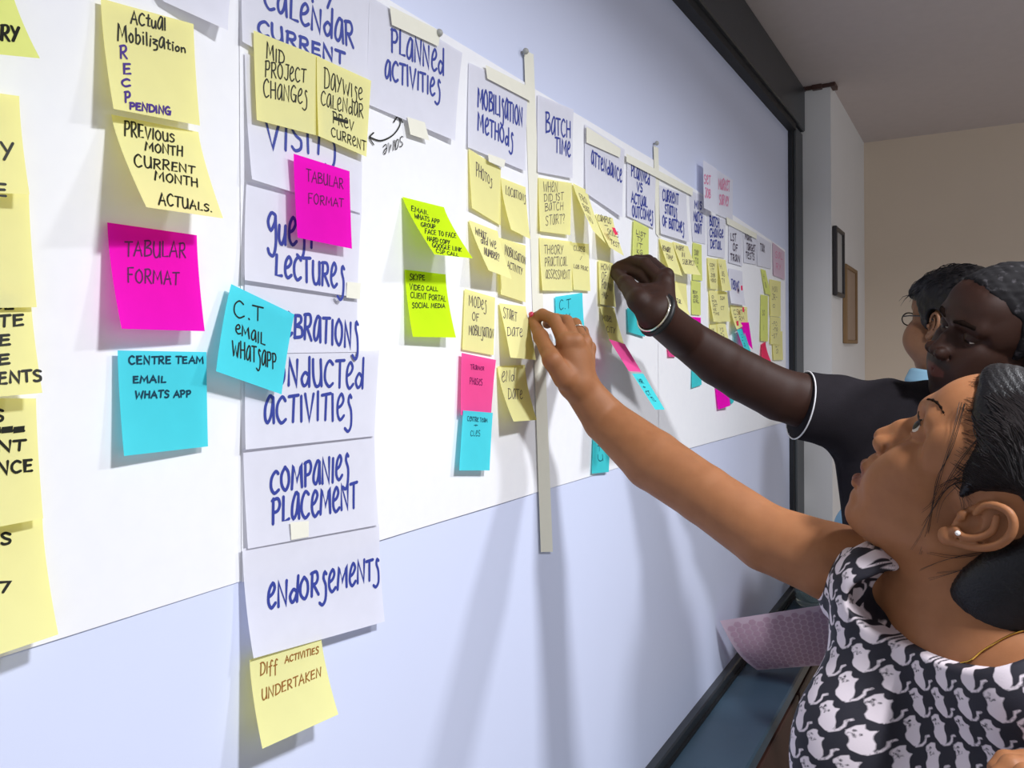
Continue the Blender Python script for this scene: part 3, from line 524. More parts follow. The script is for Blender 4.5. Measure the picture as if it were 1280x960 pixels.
# pink patterned sheet: a curved sheet reaching out from behind the woman's dress
pk = paper('pink_wrapping_paper', srgb(226, 200, 214), .25); pk2 = paper('pink_hexagon_print', srgb(212, 178, 198), .25)
A0, A1, A2, A3 = np.array([.012, 1.876, 1.0]), PD(1062, 751, 2.0), PD(1062, 829, 1.99), np.array([.060, 2.041, .8335])
def pks(u, v):
    p = A0*(1-u)*(1-v)+A1*u*(1-v)+A2*u*v+A3*(1-u)*v
    side = (A3-A0); q = p+np.array([.004, -.028*(1-u), -.006*(1-u)])*math.sin(math.pi*v)
    return q
V = [pks(i/16, j/12) for j in range(13) for i in range(17)]
o = mesh_obj('patterned_sheet', V, [(j*17+i, (j+1)*17+i, (j+1)*17+i+1, j*17+i+1) for j in range(12) for i in range(16)], pk, None, True)
tag(o, 'curved pink sheet with a hexagon print, propped on the ledge behind the woman', 'paper')
mb = MB(); Wp, Hp = np.linalg.norm(A1-A0), np.linalg.norm(A3-A0); a = .0120
for i in range(-1, 30):
    for j in range(-1, 18):
        cx = i*a*1.5*1.15; cy = (j+(.5 if i % 2 else 0))*a*math.sqrt(3)*.98
        P = [(cx+a*.92*math.cos(math.pi/3*k), cy+a*.86*math.sin(math.pi/3*k)) for k in range(6)]
        if all(.003 < x < Wp-.003 and .002 < y < Hp-.002 for x, y in P):
            mb.add([pks(x/Wp, y/Hp)-FW*.0008 for x, y in P], [(0, 1, 2, 3, 4, 5)])
hx = mb.build('hexagon_print', pk2, o); hx['kind'] = 'stuff'
# ------------------------------------------------------------------ implicit-surface modeller (smooth unions of round cones and ellipsoids -> one continuous mesh)
def norm(v): v = np.array(v, float); return v/np.linalg.norm(v)
class Sdf:
    def __init__(s): s.P = []
    def cone(s, a, b, ra, rb, k=.01, op='u'):
        a = np.array(a, float); b = np.array(b, float); c = (a+b)/2
        s.P.append(('c', op, k, c, np.linalg.norm(a-b)/2+max(ra, rb), (a, b, ra, rb))); return s
    def chain(s, pts, rs, k=.01, op='u'):
        for i in range(len(pts)-1): s.cone(pts[i], pts[i+1], rs[i], rs[i+1], k, op)
        return s
    def ell(s, c, r, R=None, k=.01, op='u'):
        s.P.append(('e', op, k, np.array(c, float), max(r), (np.array(r, float), np.eye(3) if R is None else np.array(R)))); return s
    def plane(s, p, n, k=.002, op='s'):     # removes the half space n.(x-p) > 0
        s.P.append(('p', op, k, np.array(p, float), 1e9, (norm(n),))); return s
    def poly(s, H, R, pts, y0, y1, k=.004, op='s'):   # prism with a polygonal side view in a head's own frame
        pts = np.array(pts, float); s.P.append(('g', op, k, np.array(H, float), 1e9, (np.array(R), pts, y0, y1))); return s
    def one(s, p, X):
        kind, _, _, c, _, a = p
        if kind == 'c':
            A, Bb, ra, rb = a; ba = Bb-A; l2 = max(ba@ba, 1e-12); t = np.clip((X-A)@ba/l2, 0, 1)
            return np.linalg.norm(X-A-t[:, None]*ba, axis=1)-(ra+(rb-ra)*t)
        if kind == 'e':
            r, R = a; q = (X-c)@R; k0 = np.linalg.norm(q/r, axis=1); k1 = np.linalg.norm(q/(r*r), axis=1)
            return k0*(k0-1)/np.maximum(k1, 1e-9)
        if kind == 'p': return (c-X)@a[0]
        R, pts, y0, y1 = a; q = (X-c)@R; P2 = q[:, [0, 2]]; d = np.full(len(X), 1e9); ins = np.zeros(len(X), bool); n = len(pts)
        for i in range(n):
            A = pts[i]; e = pts[(i+1) % n]-A; w = P2-A; t = np.clip(w@e/(e@e), 0, 1); d = np.minimum(d, np.linalg.norm(w-t[:, None]*e, axis=1))
            B_ = pts[(i+1) % n]; cr = (A[1] > P2[:, 1]) != (B_[1] > P2[:, 1])
            xx = A[0]+(P2[:, 1]-A[1])/(B_[1]-A[1]+1e-12)*(B_[0]-A[0]); ins ^= cr & (P2[:, 0] < xx)
        d = np.where(ins, -d, d); return np.maximum(d, np.maximum(y0-q[:, 1], q[:, 1]-y1))
    def ev(s, X, idx=None):
        d = np.full(len(X), .5)
        for i in (range(len(s.P)) if idx is None else idx):
            p = s.P[i]; e = s.one(p, X); k = p[2]; op = p[1]
            if op == 'u': h = np.clip(.5+.5*(d-e)/k, 0, 1); d = d*(1-h)+e*h-k*h*(1-h)
            elif op == 's': h = np.clip(.5-.5*(d+e)/k, 0, 1); d = d*(1-h)-e*h+k*h*(1-h)
            elif op == 'i': h = np.clip(.5-.5*(e-d)/k, 0, 1); d = e*(1-h)+d*h+k*h*(1-h)
        return d
    def order(s):      # broad blends first, fine features after
        s.P = [p for p in s.P if p[1] == 'u' and p[2] >= .02]+[p for p in s.P if not (p[1] == 'u' and p[2] >= .02)]
    def mesh(s, h, disp=None, lo=None, hi=None, n=12):
        s.order()
        un = [p for p in s.P if p[1] == 'u']
        L = np.min([p[3]-p[4] for p in un], axis=0)-.02; Hh = np.max([p[3]+p[4] for p in un], axis=0)+.02
        if lo is not None: L = np.maximum(L, lo)
        if hi is not None: Hh = np.minimum(Hh, hi)
        bs = n*h; nb = np.ceil((Hh-L)/bs).astype(int); NN = nb*n+4
        g_ = np.stack(np.meshgrid(*[np.arange(k) for k in nb], indexing='ij'), -1).reshape(-1, 3)
        cen = L+(g_+.5)*bs; hd = bs*math.sqrt(3)/2
        near = np.full(len(g_), 1e9); cull = []
        for p in s.P:
            if p[0] == 'c': dd = s.one(p, cen)
            elif p[0] == 'e': dd = np.maximum(np.linalg.norm(cen-p[3], axis=1)-p[4], s.one(p, cen)*.3)
            else: dd = s.one(p, cen)
            cull.append(dd < hd+3*p[2]+.012 if p[1] != 'i' else np.ones(len(cen), bool))
            if p[1] == 'u': near = np.minimum(near, dd)
        cand = np.where(near < hd+.035)[0]; cull = np.array(cull)
        ar = np.arange(n+1); loc = np.stack(np.meshgrid(ar, ar, ar, indexing='ij'), -1).reshape(-1, 3)*h
        vid = []; vpos = []; quads = []
        cid = lambda I: (I[..., 0]*NN[1]+I[..., 1])*NN[2]+I[..., 2]
        for b in cand:
            idx = np.where(cull[:, b])[0]
            if not len(idx): continue
            o = L+g_[b]*bs; X = o+loc; d = s.ev(X, idx)
            if disp is not None: d = d+disp(X)
            if d.min() > 0 or d.max() < 0: continue
            D = d.reshape(n+1, n+1, n+1); neg = D < 0; base = g_[b]*n
            acc = np.zeros((n, n, n, 3)); cnt = np.zeros((n, n, n))
            for ax in range(3):
                sl0 = [slice(None)]*3; sl1 = [slice(None)]*3; sl0[ax] = slice(0, n); sl1[ax] = slice(1, n+1)
                a0 = D[tuple(sl0)]; a1 = D[tuple(sl1)]; cr = neg[tuple(sl0)] != neg[tuple(sl1)]
                I = np.argwhere(cr)
                if not len(I): continue
                v0 = a0[cr]; v1 = a1[cr]; t = v0/(v0-v1); P = I.astype(float); P[:, ax] += t
                oth = [k for k in range(3) if k != ax]
                for da in (0, 1):
                    for db in (0, 1):
                        J = I.copy(); J[:, oth[0]] -= da; J[:, oth[1]] -= db
                        ok = np.all((J >= 0) & (J < n), axis=1)
                        np.add.at(acc, tuple(J[ok].T), P[ok]); np.add.at(cnt, tuple(J[ok].T), 1)
                ok = np.all(I < n, axis=1); Ib = I[ok]+base; f = v0[ok] < 0
                c4 = []
                for da, db in ((0, 0), (1, 0), (1, 1), (0, 1)):
                    J = Ib.copy(); J[:, oth[0]] -= da; J[:, oth[1]] -= db; c4.append(cid(J+1))
                q = np.stack(c4, 1); flip = f if ax != 1 else ~f
                q[flip] = q[flip][:, ::-1]; quads.append(q)
            m_ = cnt > 0; I = np.argwhere(m_); vid.append(cid(I+base+1)); vpos.append(o+(acc[m_]/cnt[m_][:, None])*h)
        vid = np.concatenate(vid); vpos = np.concatenate(vpos); Q = np.concatenate(quads)
        o_ = np.argsort(vid); vid = vid[o_]; vpos = vpos[o_]; w = np.searchsorted(vid, Q); w = np.minimum(w, len(vid)-1)
        ok = np.all(vid[w] == Q, axis=1); return vpos, w[ok][:, ::-1]
    def surf(s, px, py, d0=.3, d1=2.2):
        """first surface point along the viewing ray of a pixel"""
        s.order(); d = ray(px, py); ln = np.linalg.norm(d); t = d0
        for _ in range(120):
            v = s.ev((CAM+d*t)[None])[0]
            if v < 4e-4: return CAM+d*t
            t += max(v*.8, 5e-4)/ln
            if t > d1: return None
def npmesh(name, V, Q, m, parent=None, smooth=True):
    me = bpy.data.meshes.new(name); me.vertices.add(len(V)); me.vertices.foreach_set('co', V.astype(np.float32).ravel())
    me.loops.add(len(Q)*4); me.loops.foreach_set('vertex_index', Q.astype(np.int32).ravel())
    me.polygons.add(len(Q)); me.polygons.foreach_set('loop_start', np.arange(0, len(Q)*4, 4, dtype=np.int32))
    me.update(calc_edges=True); me.polygons.foreach_set('use_smooth', np.ones(len(Q), bool)); me.validate()
    be = np.zeros(len(me.edges), int); le = np.empty(len(me.loops), int); me.loops.foreach_get('edge_index', le); np.add.at(be, le, 1)
    ev_ = np.empty(len(me.edges)*2, int); me.edges.foreach_get('vertices', ev_); ev_ = ev_.reshape(-1, 2); bd = ev_[be == 1]
    if len(bd):      # close pin holes
        nb_ = {}
        for a, b in bd: nb_.setdefault(int(a), []).append(int(b)); nb_.setdefault(int(b), []).append(int(a))
        seen = set(); loops_ = []
        for s0 in nb_:
            if s0 in seen: continue
            lp = [s0]; seen.add(s0); cur = s0
            while True:
                nx = [q for q in nb_[cur] if q not in seen]
                if not nx: break
                cur = nx[0]; seen.add(cur); lp.append(cur)
                if len(lp) > 40: break
            if 3 <= len(lp) <= 40 and s0 in nb_[lp[-1]]: loops_.append(lp)
        if loops_:
            bm = bmesh.new(); bm.from_mesh(me); bm.verts.ensure_lookup_table()
            for lp in loops_:
                try: f = bm.faces.new([bm.verts[i] for i in lp]); f.smooth = True
                except ValueError: pass
            bm.to_mesh(me); bm.free()
    me.materials.append(m); o = bpy.data.objects.new(name, me); COL.objects.link(o)
    if parent: attach(o, parent)
    return o
def setcol(o, name, arr):
    a = o.data.attributes.new(name, 'FLOAT_COLOR', 'POINT'); c = np.ones((len(arr), 4), np.float32); c[:, :3] = arr; a.data.foreach_set('color', c.ravel())
def setval(o, name, arr):
    a = o.data.attributes.new(name, 'FLOAT', 'POINT'); a.data.foreach_set('value', arr.astype(np.float32))
def vnoise(X, f, seed=0):
    r = np.zeros(len(X)); rg = np.random.default_rng(seed)
    for _ in range(6):
        d = rg.normal(size=3); d /= np.linalg.norm(d); r += np.sin(X@d*f*rg.uniform(.6, 1.5)+rg.uniform(0, 6.28))
    return r/6
def Rm(y, p, r):
    cy, sy = math.cos(y), math.sin(y); cp, sp = math.cos(p), math.sin(p); cr, sr = math.cos(r), math.sin(r)
    return np.array([[cy, -sy, 0], [sy, cy, 0], [0, 0, 1]])@np.array([[cp, 0, -sp], [0, 1, 0], [sp, 0, cp]])@np.array([[1, 0, 0], [0, cr, -sr], [0, sr, cr]])
def skinmat(name, rough=.45):
    m, nt, p = newmat(name); a = nt.nodes.new('ShaderNodeAttribute'); a.attribute_name = 'skin'
    n = noise(nt, 60, 4); mx = nt.nodes.new('ShaderNodeMix'); mx.data_type = 'RGBA'; mx.blend_type = 'MULTIPLY'; mx.inputs[0].default_value = .35
    cr = nt.nodes.new('ShaderNodeValToRGB'); cr.color_ramp.elements[0].color = (.7, .66, .62, 1); cr.color_ramp.elements[1].color = (1, 1, 1, 1); cr.color_ramp.elements[0].position = .3; cr.color_ramp.elements[1].position = .6
    nt.links.new(n.outputs['Fac'], cr.inputs[0]); nt.links.new(a.outputs['Color'], mx.inputs[6]); nt.links.new(cr.outputs[0], mx.inputs[7]); nt.links.new(mx.outputs[2], p.inputs['Base Color'])
    p.inputs['Roughness'].default_value = rough; p.inputs['Specular IOR Level'].default_value = .28; p.inputs['Subsurface Weight'].default_value = .12; p.inputs['Subsurface Radius'].default_value = (.01, .004, .002); p.inputs['Subsurface Scale'].default_value = .3
    n2 = noise(nt, 900, 2); b = nt.nodes.new('ShaderNodeBump'); b.inputs['Strength'].default_value = .15; b.inputs['Distance'].default_value = .0005
    nt.links.new(n2.outputs['Fac'], b.inputs['Height']); nt.links.new(b.outputs[0], p.inputs['Normal']); return m
M['hair'] = mat('black_hair', srgb(15, 13, 15), .42, .3, 60, bump=.3, bscale=600, spec=.32)
M['strand'] = mat('dark_hair_strand', srgb(30, 24, 24), .4, .2, 60, spec=.4)
M['sclera'] = mat('eye_white', srgb(190, 178, 165), .35, .02, 50); M['iris'] = mat('dark_brown_iris', srgb(24, 14, 10), .35, .1, 300, spec=.2)
M['brow'] = mat('eyebrow_hair', srgb(26, 17, 13), .9, .2, 200, spec=.05)

def head(s, H, R, sc=1.0, fem=True, prof=None, ears=(1, -1), eyez=.016, neck=None):
    """adds a head to the field: H centre between the ears, R columns = forward, left, up"""
    H = np.array(H, float); R = np.array(R)
    T = lambda p: H+R@(np.array(p, float)*sc)
    def c(a, b, ra, rb, k=.008, op='u'): s.cone(T(a), T(b), ra*sc, rb*sc, k*sc, op)
    def e(p, r, k=.01, op='u', rot=None): s.ell(T(p), [q*sc for q in r], R if rot is None else R@rot, k*sc, op)
    P = dict(fore=(.0936, .061), brow=(.0963, .0415), sell=(.0925, .0268), br=(.105, .006), tip=(.1150, -.0135), subn=(.101, -.029), phil=(.1035, -.038), ul=(.1095, -.0485), mo=(.1015, -.0565), ll=(.1065, -.0665), dent=(.0965, -.0785), pog=(.0905, -.094), men=(.074, -.106))
    if prof: P.update(prof)
    e((-.008, 0, .045), (.096, .074, .083), .001)
    e((.024 if fem else .03, 0, .055), (.064, .062, .062), .02)
    e((.030, 0, -.02), (.058, .056, .078), .03)
    e((.048, 0, -.045), (.042, .045, .05), .02)
    f = P['fore']; c((f[0]-.030, -.02, f[1]), (f[0]-.030, .02, f[1]), .030, .030, .02)
    b = P['brow']; c((b[0]-.016, -.006, b[1]), (b[0]-.016, .006, b[1]), .016, .016, .012)
    for y in (1, -1):
        c((b[0]-.013, y*.012, b[1]), (b[0]-.026, y*.044, b[1]+.002), .010, .010, .012)
        e((.058, y*.040, -.008), (.026, .020, .022), .02)                       # cheek
        e((.068, y*.028, -.035), (.022, .020, .026), .02)
        c((.002, y*.052, -.045), (.064, y*.014, P['men'][1]+.018), .015, .014, .025)      # jaw line
        e((.046, y*.058, .032), (.02, .008, .02), .012)
    se, br, tp = P['sell'], P['br'], P['tip']
    c((se[0]-.009, 0, se[1]), (br[0]-.0085, 0, br[1]), .009, .0085, .006)
    c((br[0]-.0085, 0, br[1]), (tp[0]-.010, 0, tp[1]-.002), .0085, .0100, .006)
    for y in (1, -1):
        e((tp[0]-.0165, y*.0115, tp[1]-.006), (.0115, .0066, .0085), .004)
        c((br[0]-.018, y*.008, br[1]), (tp[0]-.02, y*.013, tp[1]-.004), .008, .008, .008)
    ul, mo, ll, dn, pg, mn = P['ul'], P['mo'], P['ll'], P['dent'], P['pog'], P['men']
    e((mo[0]-.027, 0, mo[1]+.002), (.026, .027, .024), .012)
    ph = P['phil']; c((ph[0]-.012, -.004, ph[1]), (ph[0]-.012, .004, ph[1]), .012, .012, .008)
    e((pg[0]-.016, 0, pg[1]), (.016, .017, .015), .012); e((mn[0]-.012, 0, mn[1]+.014), (.018, .018, .014), .012)
    e((dn[0]-.015, 0, dn[1]), (.014, .017, .011), .008)
    cw = .0235
    for y in (1, -1):
        s.chain([T((ul[0]-.0052, 0, ul[1]+.0005)), T((ul[0]-.0080, y*.010, ul[1]+.0012)), T((mo[0]-.015, y*cw, mo[1]))], [.0052*sc, .0048*sc, .002*sc], .003*sc)
        s.chain([T((ll[0]-.0058, 0, ll[1]+.0010)), T((ll[0]-.0085, y*.010, ll[1]+.001)), T((mo[0]-.015, y*cw, mo[1]))], [.0058*sc, .0052*sc, .002*sc], .003*sc)
        s.chain([T((mo[0]+.004, 0, mo[1]-.0002)), T((mo[0]-.002, y*.010, mo[1]+.0005)), T((mo[0]-.013, y*cw*1.02, mo[1]-.0003))], [.0011*sc, .0010*sc, .0007*sc], .0022*sc, 's')
        e((tp[0]-.015, y*.0065, tp[1]-.0135), (.0055, .0032, .004), .002, 's')                   # nostril
        c((tp[0]-.021, y*.0195, tp[1]-.004), (.076, y*.030, mo[1]+.006), .0012, .0012, .008, 's')   # fold beside the nose
        e((.094, y*.032, eyez+.001), (.017, .0165, .0125), .012, 's')                            # socket
        E = (.0735, y*.033, eyez); e(E, (.0142, .0142, .0142), .003)                          # lids
        e((E[0]+.016, y*.0335, eyez-.0004), (.016, .0150, .0074 if fem else .0060), .002, 's')                     # eye opening
        c((E[0]+.0135, y*.022, eyez+.0088), (E[0]+.008, y*.044, eyez+.008), .0010, .0010, .002, 's')  # lid crease
    for y in ears:
        def t(x, yy, z): return T((x, y*yy, z))
        a = .30; ca, sa = math.cos(a), math.sin(a)
        def q(x, yy, z): X = x+.008; return (X*ca-z*sa-.008, yy, X*sa+z*ca) # lean the ear back
        Q = lambda x, yy, z: t(*q(x, yy, z))
        def SC(pts, rs, k):
            P_ = smooth_poly(pts, 4); s.chain(P_, list(np.interp(np.linspace(0, len(pts)-1, len(P_)), range(len(pts)), rs)), .0012*sc)
        s.ell(Q(-.013, .074, .004), [.018*sc, .006*sc, .027*sc], R@np.array([[ca, 0, -sa], [0, 1, 0], [sa, 0, ca]]), .006*sc)
        s.ell(Q(-.006, .081, -.001), [.0095*sc, .0075*sc, .0115*sc], R, .003*sc, 's')
        SC([Q(-.002, .080, .008), Q(.000, .080, .018), Q(-.004, .083, .027), Q(-.013, .086, .033), Q(-.023, .088, .030), Q(-.030, .089, .020), Q(-.031, .088, .006), Q(-.026, .085, -.008), Q(-.017, .081, -.020), Q(-.010, .078, -.027)], [r*sc for r in (.0028, .003, .0032, .0034, .0036, .0036, .0036, .0034, .0036, .005)], .0025*sc)
        SC([Q(-.012, .084, .022), Q(-.020, .086, .012), Q(-.020, .0855, -.001), Q(-.014, .083, -.012), Q(-.006, .080, -.015)], [r*sc for r in (.0028, .003, .0032, .0032, .003)], .003*sc)
        s.ell(Q(.001, .078, -.003), [.0045*sc, .004*sc, .0055*sc], R, .003*sc)
        s.ell(Q(-.008, .077, -.025), [.0085*sc, .0048*sc, .0085*sc], R, .004*sc)
        s.ell(Q(-.003, .079, .001), [.003*sc, .006*sc, .0035*sc], R, .002*sc, 's')
    return T
def eyes(T, R, sc, parent, eyez=.016, look=(0, 0)):
    for y in (1, -1):
        mb = MB(); c = T((.0735, y*.033, eyez)); mb.sphere(c, .0126*sc, 20, 14); e = mb.build('eye', M['sclera'], parent, True)
        d = R@norm((math.cos(look[0])*math.cos(look[1]), math.sin(look[0]), math.sin(look[1])))
        u = norm(np.cross(d, [0, 0, 1.])); w = np.cross(d, u); V = [c+d*.0131*sc]
        for ring, (a, r) in enumerate(((.25, .01302), (.52, .0128))):
            for k in range(20): V.append(c+sc*r*(d*math.cos(a)+math.sin(a)*(u*math.cos(2*math.pi*k/20)+w*math.sin(2*math.pi*k/20))))
        Fc = [(0, 1+k, 1+(k+1) % 20) for k in range(20)]+[(1+k, 21+k, 21+(k+1) % 20, 1+(k+1) % 20) for k in range(20)]
        mesh_obj('iris', V, Fc, M['iris'], e, True)
def hand(s, W_, fing, rW, k=.006):
    """fing: list of (points, radii); palm is webbed from wrist to each first joint"""
    for P, r in fing: s.chain(P, r, k*.35)
def arm_down(s, S_, E_, H_, rad, fist=.6):
    """upper arm, forearm and a relaxed hand with five fingers"""
    S_, E_, H_ = map(np.array, (S_, E_, H_)); d = norm(H_-E_); sd = norm(np.cross(d, norm(S_-E_)+.01)); cu = np.cross(sd, d)
    s.chain([S_, E_, E_*.6+H_*.4, H_], [rad*1.15, rad*.95, rad*.92, rad*.62], .006)
    for k, (o, L_) in enumerate(((-.027, .9), (-.009, 1.0), (.009, .95), (.026, .78))):
        a = H_+d*.075+sd*o; s.cone(H_+sd*o*.5+d*.01, a, .017, .0115, .014)
        b = a+(d*.8-cu*fist)*.036*L_; c = b+(d*.35-cu*fist*1.2)*.026*L_; e = c+(-d*.1-cu*fist)*.020*L_
        s.chain([a, b, c, e], [.0105, .0092, .0082, .0070], .003)
    s.chain([H_-sd*.012+d*.01, H_-sd*.036+d*.040-cu*.012, H_-sd*.036+d*.066-cu*.03, H_-sd*.026+d*.084-cu*.042], [.017, .0125, .0105, .0085], .006)
def skin_colors(V, base, H, R, sc, P=None, lipcol=None, extra=None):
    L = (V-np.array(H))@np.array(R)/sc; c = np.tile(np.array(base), (len(V), 1))
    if lipcol is not None:
        ul, mo, ll = P['ul'], P['mo'], P['ll']
        zt = ul[1]+.0055-np.abs(L[:, 1])*.22; zb = ll[1]-.0050+np.abs(L[:, 1])*.36
        m_ = np.clip((zt-L[:, 2])/.0018, 0, 1)*np.clip((L[:, 2]-zb)/.0018, 0, 1)*(L[:, 0] > .068)*np.clip((.0255-np.abs(L[:, 1]))/.003, 0, 1)
        c = c*(1-m_[:, None])+np.array(lipcol)*m_[:, None]
    if extra is not None: c = extra(L, c)
    return c
# ------------------------------------------------------------------ the woman
WH = np.array([.5542, .8813, 1.5051]); WR = Rm(math.radians(170), math.radians(37), math.radians(-4))
SKW = srgb(150, 99, 64); 
woman = empty('person', (.62, .80, 0)); tag(woman, 'woman in a black and white cat-print dress reaching up to a yellow note', 'person')
w = Sdf()
WP = dict(tip=(.1150, -.0105), subn=(.101, -.027), fore=(.0870, .058), ul=(.1065, -.0480), mo=(.1000, -.0560), ll=(.1040, -.0670))
T = head(w, WH, WR, 1.0, True, WP, ears=(1, -1), eyez=.0285)
wn = np.array([-.77, -.64, 0]); wn /= np.linalg.norm(wn); wa = np.array([-wn[1], wn[0], 0]); wa = np.array([-.64, .77, 0]); wz = np.array([0, 0, 1.]); WT = np.column_stack([wn, -wa, wz])
N = PD(1225, 775, .76)
RS = PD(1118, 728, .84); LS = N+np.array([.115, -.125, -.045])
w.cone(T((-.03, 0, -.03)), N+wn*(-.01), .054, .056, .03)
w.cone(T((.0, 0, -.055)), N+wn*.012, .040, .046, .03)
w.cone(RS+np.array([.02, -.02, -.01]), N-wz*.03, .040, .045, .05); w.cone(N-wz*.03, LS, .045, .048, .05)
w.ell(N-wz*.17-wn*.01, (.095, .155, .17), WT, .05)
w.ell(N-wz*.36-wn*.01, (.09, .135, .19), WT, .05)
# right arm: shoulder, elbow, wrist
EL = PD(880, 618, .970); WRI = PX(724, 482, .085)
w.chain([RS, PD(1038, 702, .87), PD(958, 672, .915), EL, PD(816, 575, 1.02), PD(757, 525, 1.07), WRI], [.052, .0425, .0385, .0365, .0392, .0305, .0240], .004)
def h(px, py, x): return PX(px, py, x)
EL_L = LS+np.array([.03, -.01, -.25]); arm_down(w, LS, EL_L, PD(1405, 1120, .58), .040)
K1, K2, K3, K4 = h(706, 428, .074), h(718, 428, .084), h(729, 429, .080), h(735, 436, .068)
PW = [h(703, 470, .078), h(716, 474, .088), h(727, 474, .084), h(733, 474, .075)]
for a, b, ra, rb in zip(PW, (K1, K2, K3, K4), (.014, .015, .014, .013), (.0105, .011, .0105, .0095)): w.cone(WRI*.55+a*.45, b, .018, rb+.001, .014)
w.ell((PW[1]+K2)/2*.5+(PW[2]+K3)/2*.5, (.017, .02, .026), None, .015)
FK = .0028
w.chain([K1, h(693, 400, .052), h(678, 393, .030), h(667, 397, .012)], [.0102, .0088, .0078, .0066], FK)
w.chain([K2, h(708, 402, .060), h(695, 399, .038), h(684, 405, .020)], [.0104, .0092, .0080, .0068], FK)
w.chain([K3, h(719, 405, .052), h(708, 406, .034), h(699, 412, .020)], [.0098, .0086, .0076, .0064], FK)
w.chain([K4, h(729, 414, .042), h(721, 414, .028), h(714, 420, .018)], [.0088, .0076, .0068, .0058], FK)
w.chain([h(706, 472, .080), h(690, 450, .070), h(676, 421, .038), h(667, 402, .014)], [.016, .0118, .0096, .0078], .006)
for kk, rr_ in ((K1, .010), (K2, .0105), (K3, .0100), (K4, .009)): w.ell(kk+np.array([.004, -.004, .002]), (rr_, rr_, rr_), None, .006)
V, Q = w.mesh(.0016, lo=np.array([-.05, .2, 1.03]))
body = npmesh('body', V, Q, skinmat('woman_skin', .55), woman)
PP = WP
setcol(body, 'skin', skin_colors(V, SKW, WH, WR, 1.0, PP, srgb(124, 72, 56)))
eyes(T, WR, 1.0, woman, .0285, (.42, .12))
# eyebrows, lashes
bp_ = [(WR.T@(w.surf(*q)-WH)) for q in ((1157, 500), (1161, 499), (1166, 500), (1171, 503), (1176, 509), (1179, 515), (1182, 521))]
for y in (1, -1):
    b = Sdf(); b.chain([T((q[0], q[1]*y, q[2])) for q in bp_], [.0007, .0010, .0012, .0012, .0010, .0007, .0004], .002)
    v_, q_ = b.mesh(.0012); npmesh('eyebrow', v_, q_, M['brow'], woman)
    mb = MB()
    for i in range(22):
        a = i/21; yy = y*(.022+.023*a); p = np.array([.0880-.010*a*a, yy, .0322+.001*math.sin(a*3.1)]); d = np.array([.0042, y*.0015*(a-.3), .0030])
        mb.tube([T(p), T(p+d*.6), T(p+d+np.array([0, 0, .002]))], [.00035, .0003, .0001], 4)
    e_ = mb.build('eyelashes', M['strand'], woman); e_['kind'] = 'stuff'
# hair
wh = Sdf()
wh.ell(T((-.014, 0, .05)), (.102, .0815, .088), WR, .004); wh.ell(T((.033, 0, .062)), (.062, .066, .061), WR, .02)
wh.ell(T((-.055, 0, -.01)), (.062, .074, .075), WR, .03)
wh.cone(T((-.075, .01, -.06)), T((-.075, .0, -.14)), .058, .045, .03)
wh.ell(T((-.045, .035, -.045)), (.035, .03, .04), WR, .02)
wh.poly(WH, WR, [(.25, .13), (.085, .108), (.066, .092), (.054, .072), (.034, .056), (.030, .036), (.022, .018), (.016, .002), (.010, .006), (.004, .024), (-.010, .042), (-.030, .046), (-.041, .035), (-.041, .010), (-.030, -.018), (-.026, -.045), (-.03, -.3), (.25, -.3)], -.2, .2, .012)
Vh, Qh = wh.mesh(.002, disp=lambda X: .0004*np.sin(((X-WH)@WR)[:, 2]*1300-((X-WH)@WR)[:, 0]*300+6*vnoise(X, 40, 3))+.0012*vnoise(X, 70, 4))
npmesh('hair', Vh, Qh, M['hair'], woman)
rg = random.Random(11); mb = MB()
def strand(pts, r=.0004, n=6):
    P = smooth_poly([np.array(p) for p in pts], n); mb.tube(P, [r*(1-.6*i/len(P)) for i in range(len(P))], 4)
def onskin(px, py, lift=.001):
    p = w.surf(px, py); return None if p is None else p-ray(px, py)*lift
for path in ([(1199, 500), (1190, 540), (1176, 585), (1165, 625), (1160, 655), (1148, 690)], [(1204, 505), (1188, 560), (1170, 600), (1163, 640), (1158, 668)],
             [(1222, 548), (1200, 575), (1185, 600), (1170, 630), (1152, 655)], [(1218, 570), (1200, 592), (1182, 606), (1168, 612)], [(1214, 590), (1190, 600), (1172, 622), (1150, 640)],
             [(1210, 604), (1186, 612), (1166, 640), (1150, 672), (1140, 690)], [(1203, 600), (1180, 622), (1172, 650)], [(1212, 596), (1180, 604), (1160, 630)],
             [(1262, 690), (1220, 692), (1180, 700), (1150, 712)], [(1268, 700), (1230, 705), (1190, 716), (1160, 725)], [(1258, 688), (1225, 696), (1190, 698), (1160, 694)], [(1270, 716), (1235, 722), (1200, 735), (1202, 760)], [(1272, 705), (1240, 700), (1210, 712), (1170, 716)], [(1266, 720), (1230, 730), (1205, 726)]):
    for rep in range(2):
        lf_ = .0018+.003*rg.random(); ox_, oy_ = rg.uniform(-3, 3), rg.uniform(-3, 3)
        P = [onskin(px+ox_+rg.uniform(-1, 1), py+oy_+rg.uniform(-1, 1), lf_) for px, py in path]
        P = [p for p in P if p is not None]
        if len(P) > 2 and max(np.linalg.norm(P[k+1]-P[k]) for k in range(len(P)-1)) < .045: strand(P, .0003)
ls = mb.build('loose_strands', M['strand'], woman); ls['kind'] = 'stuff'
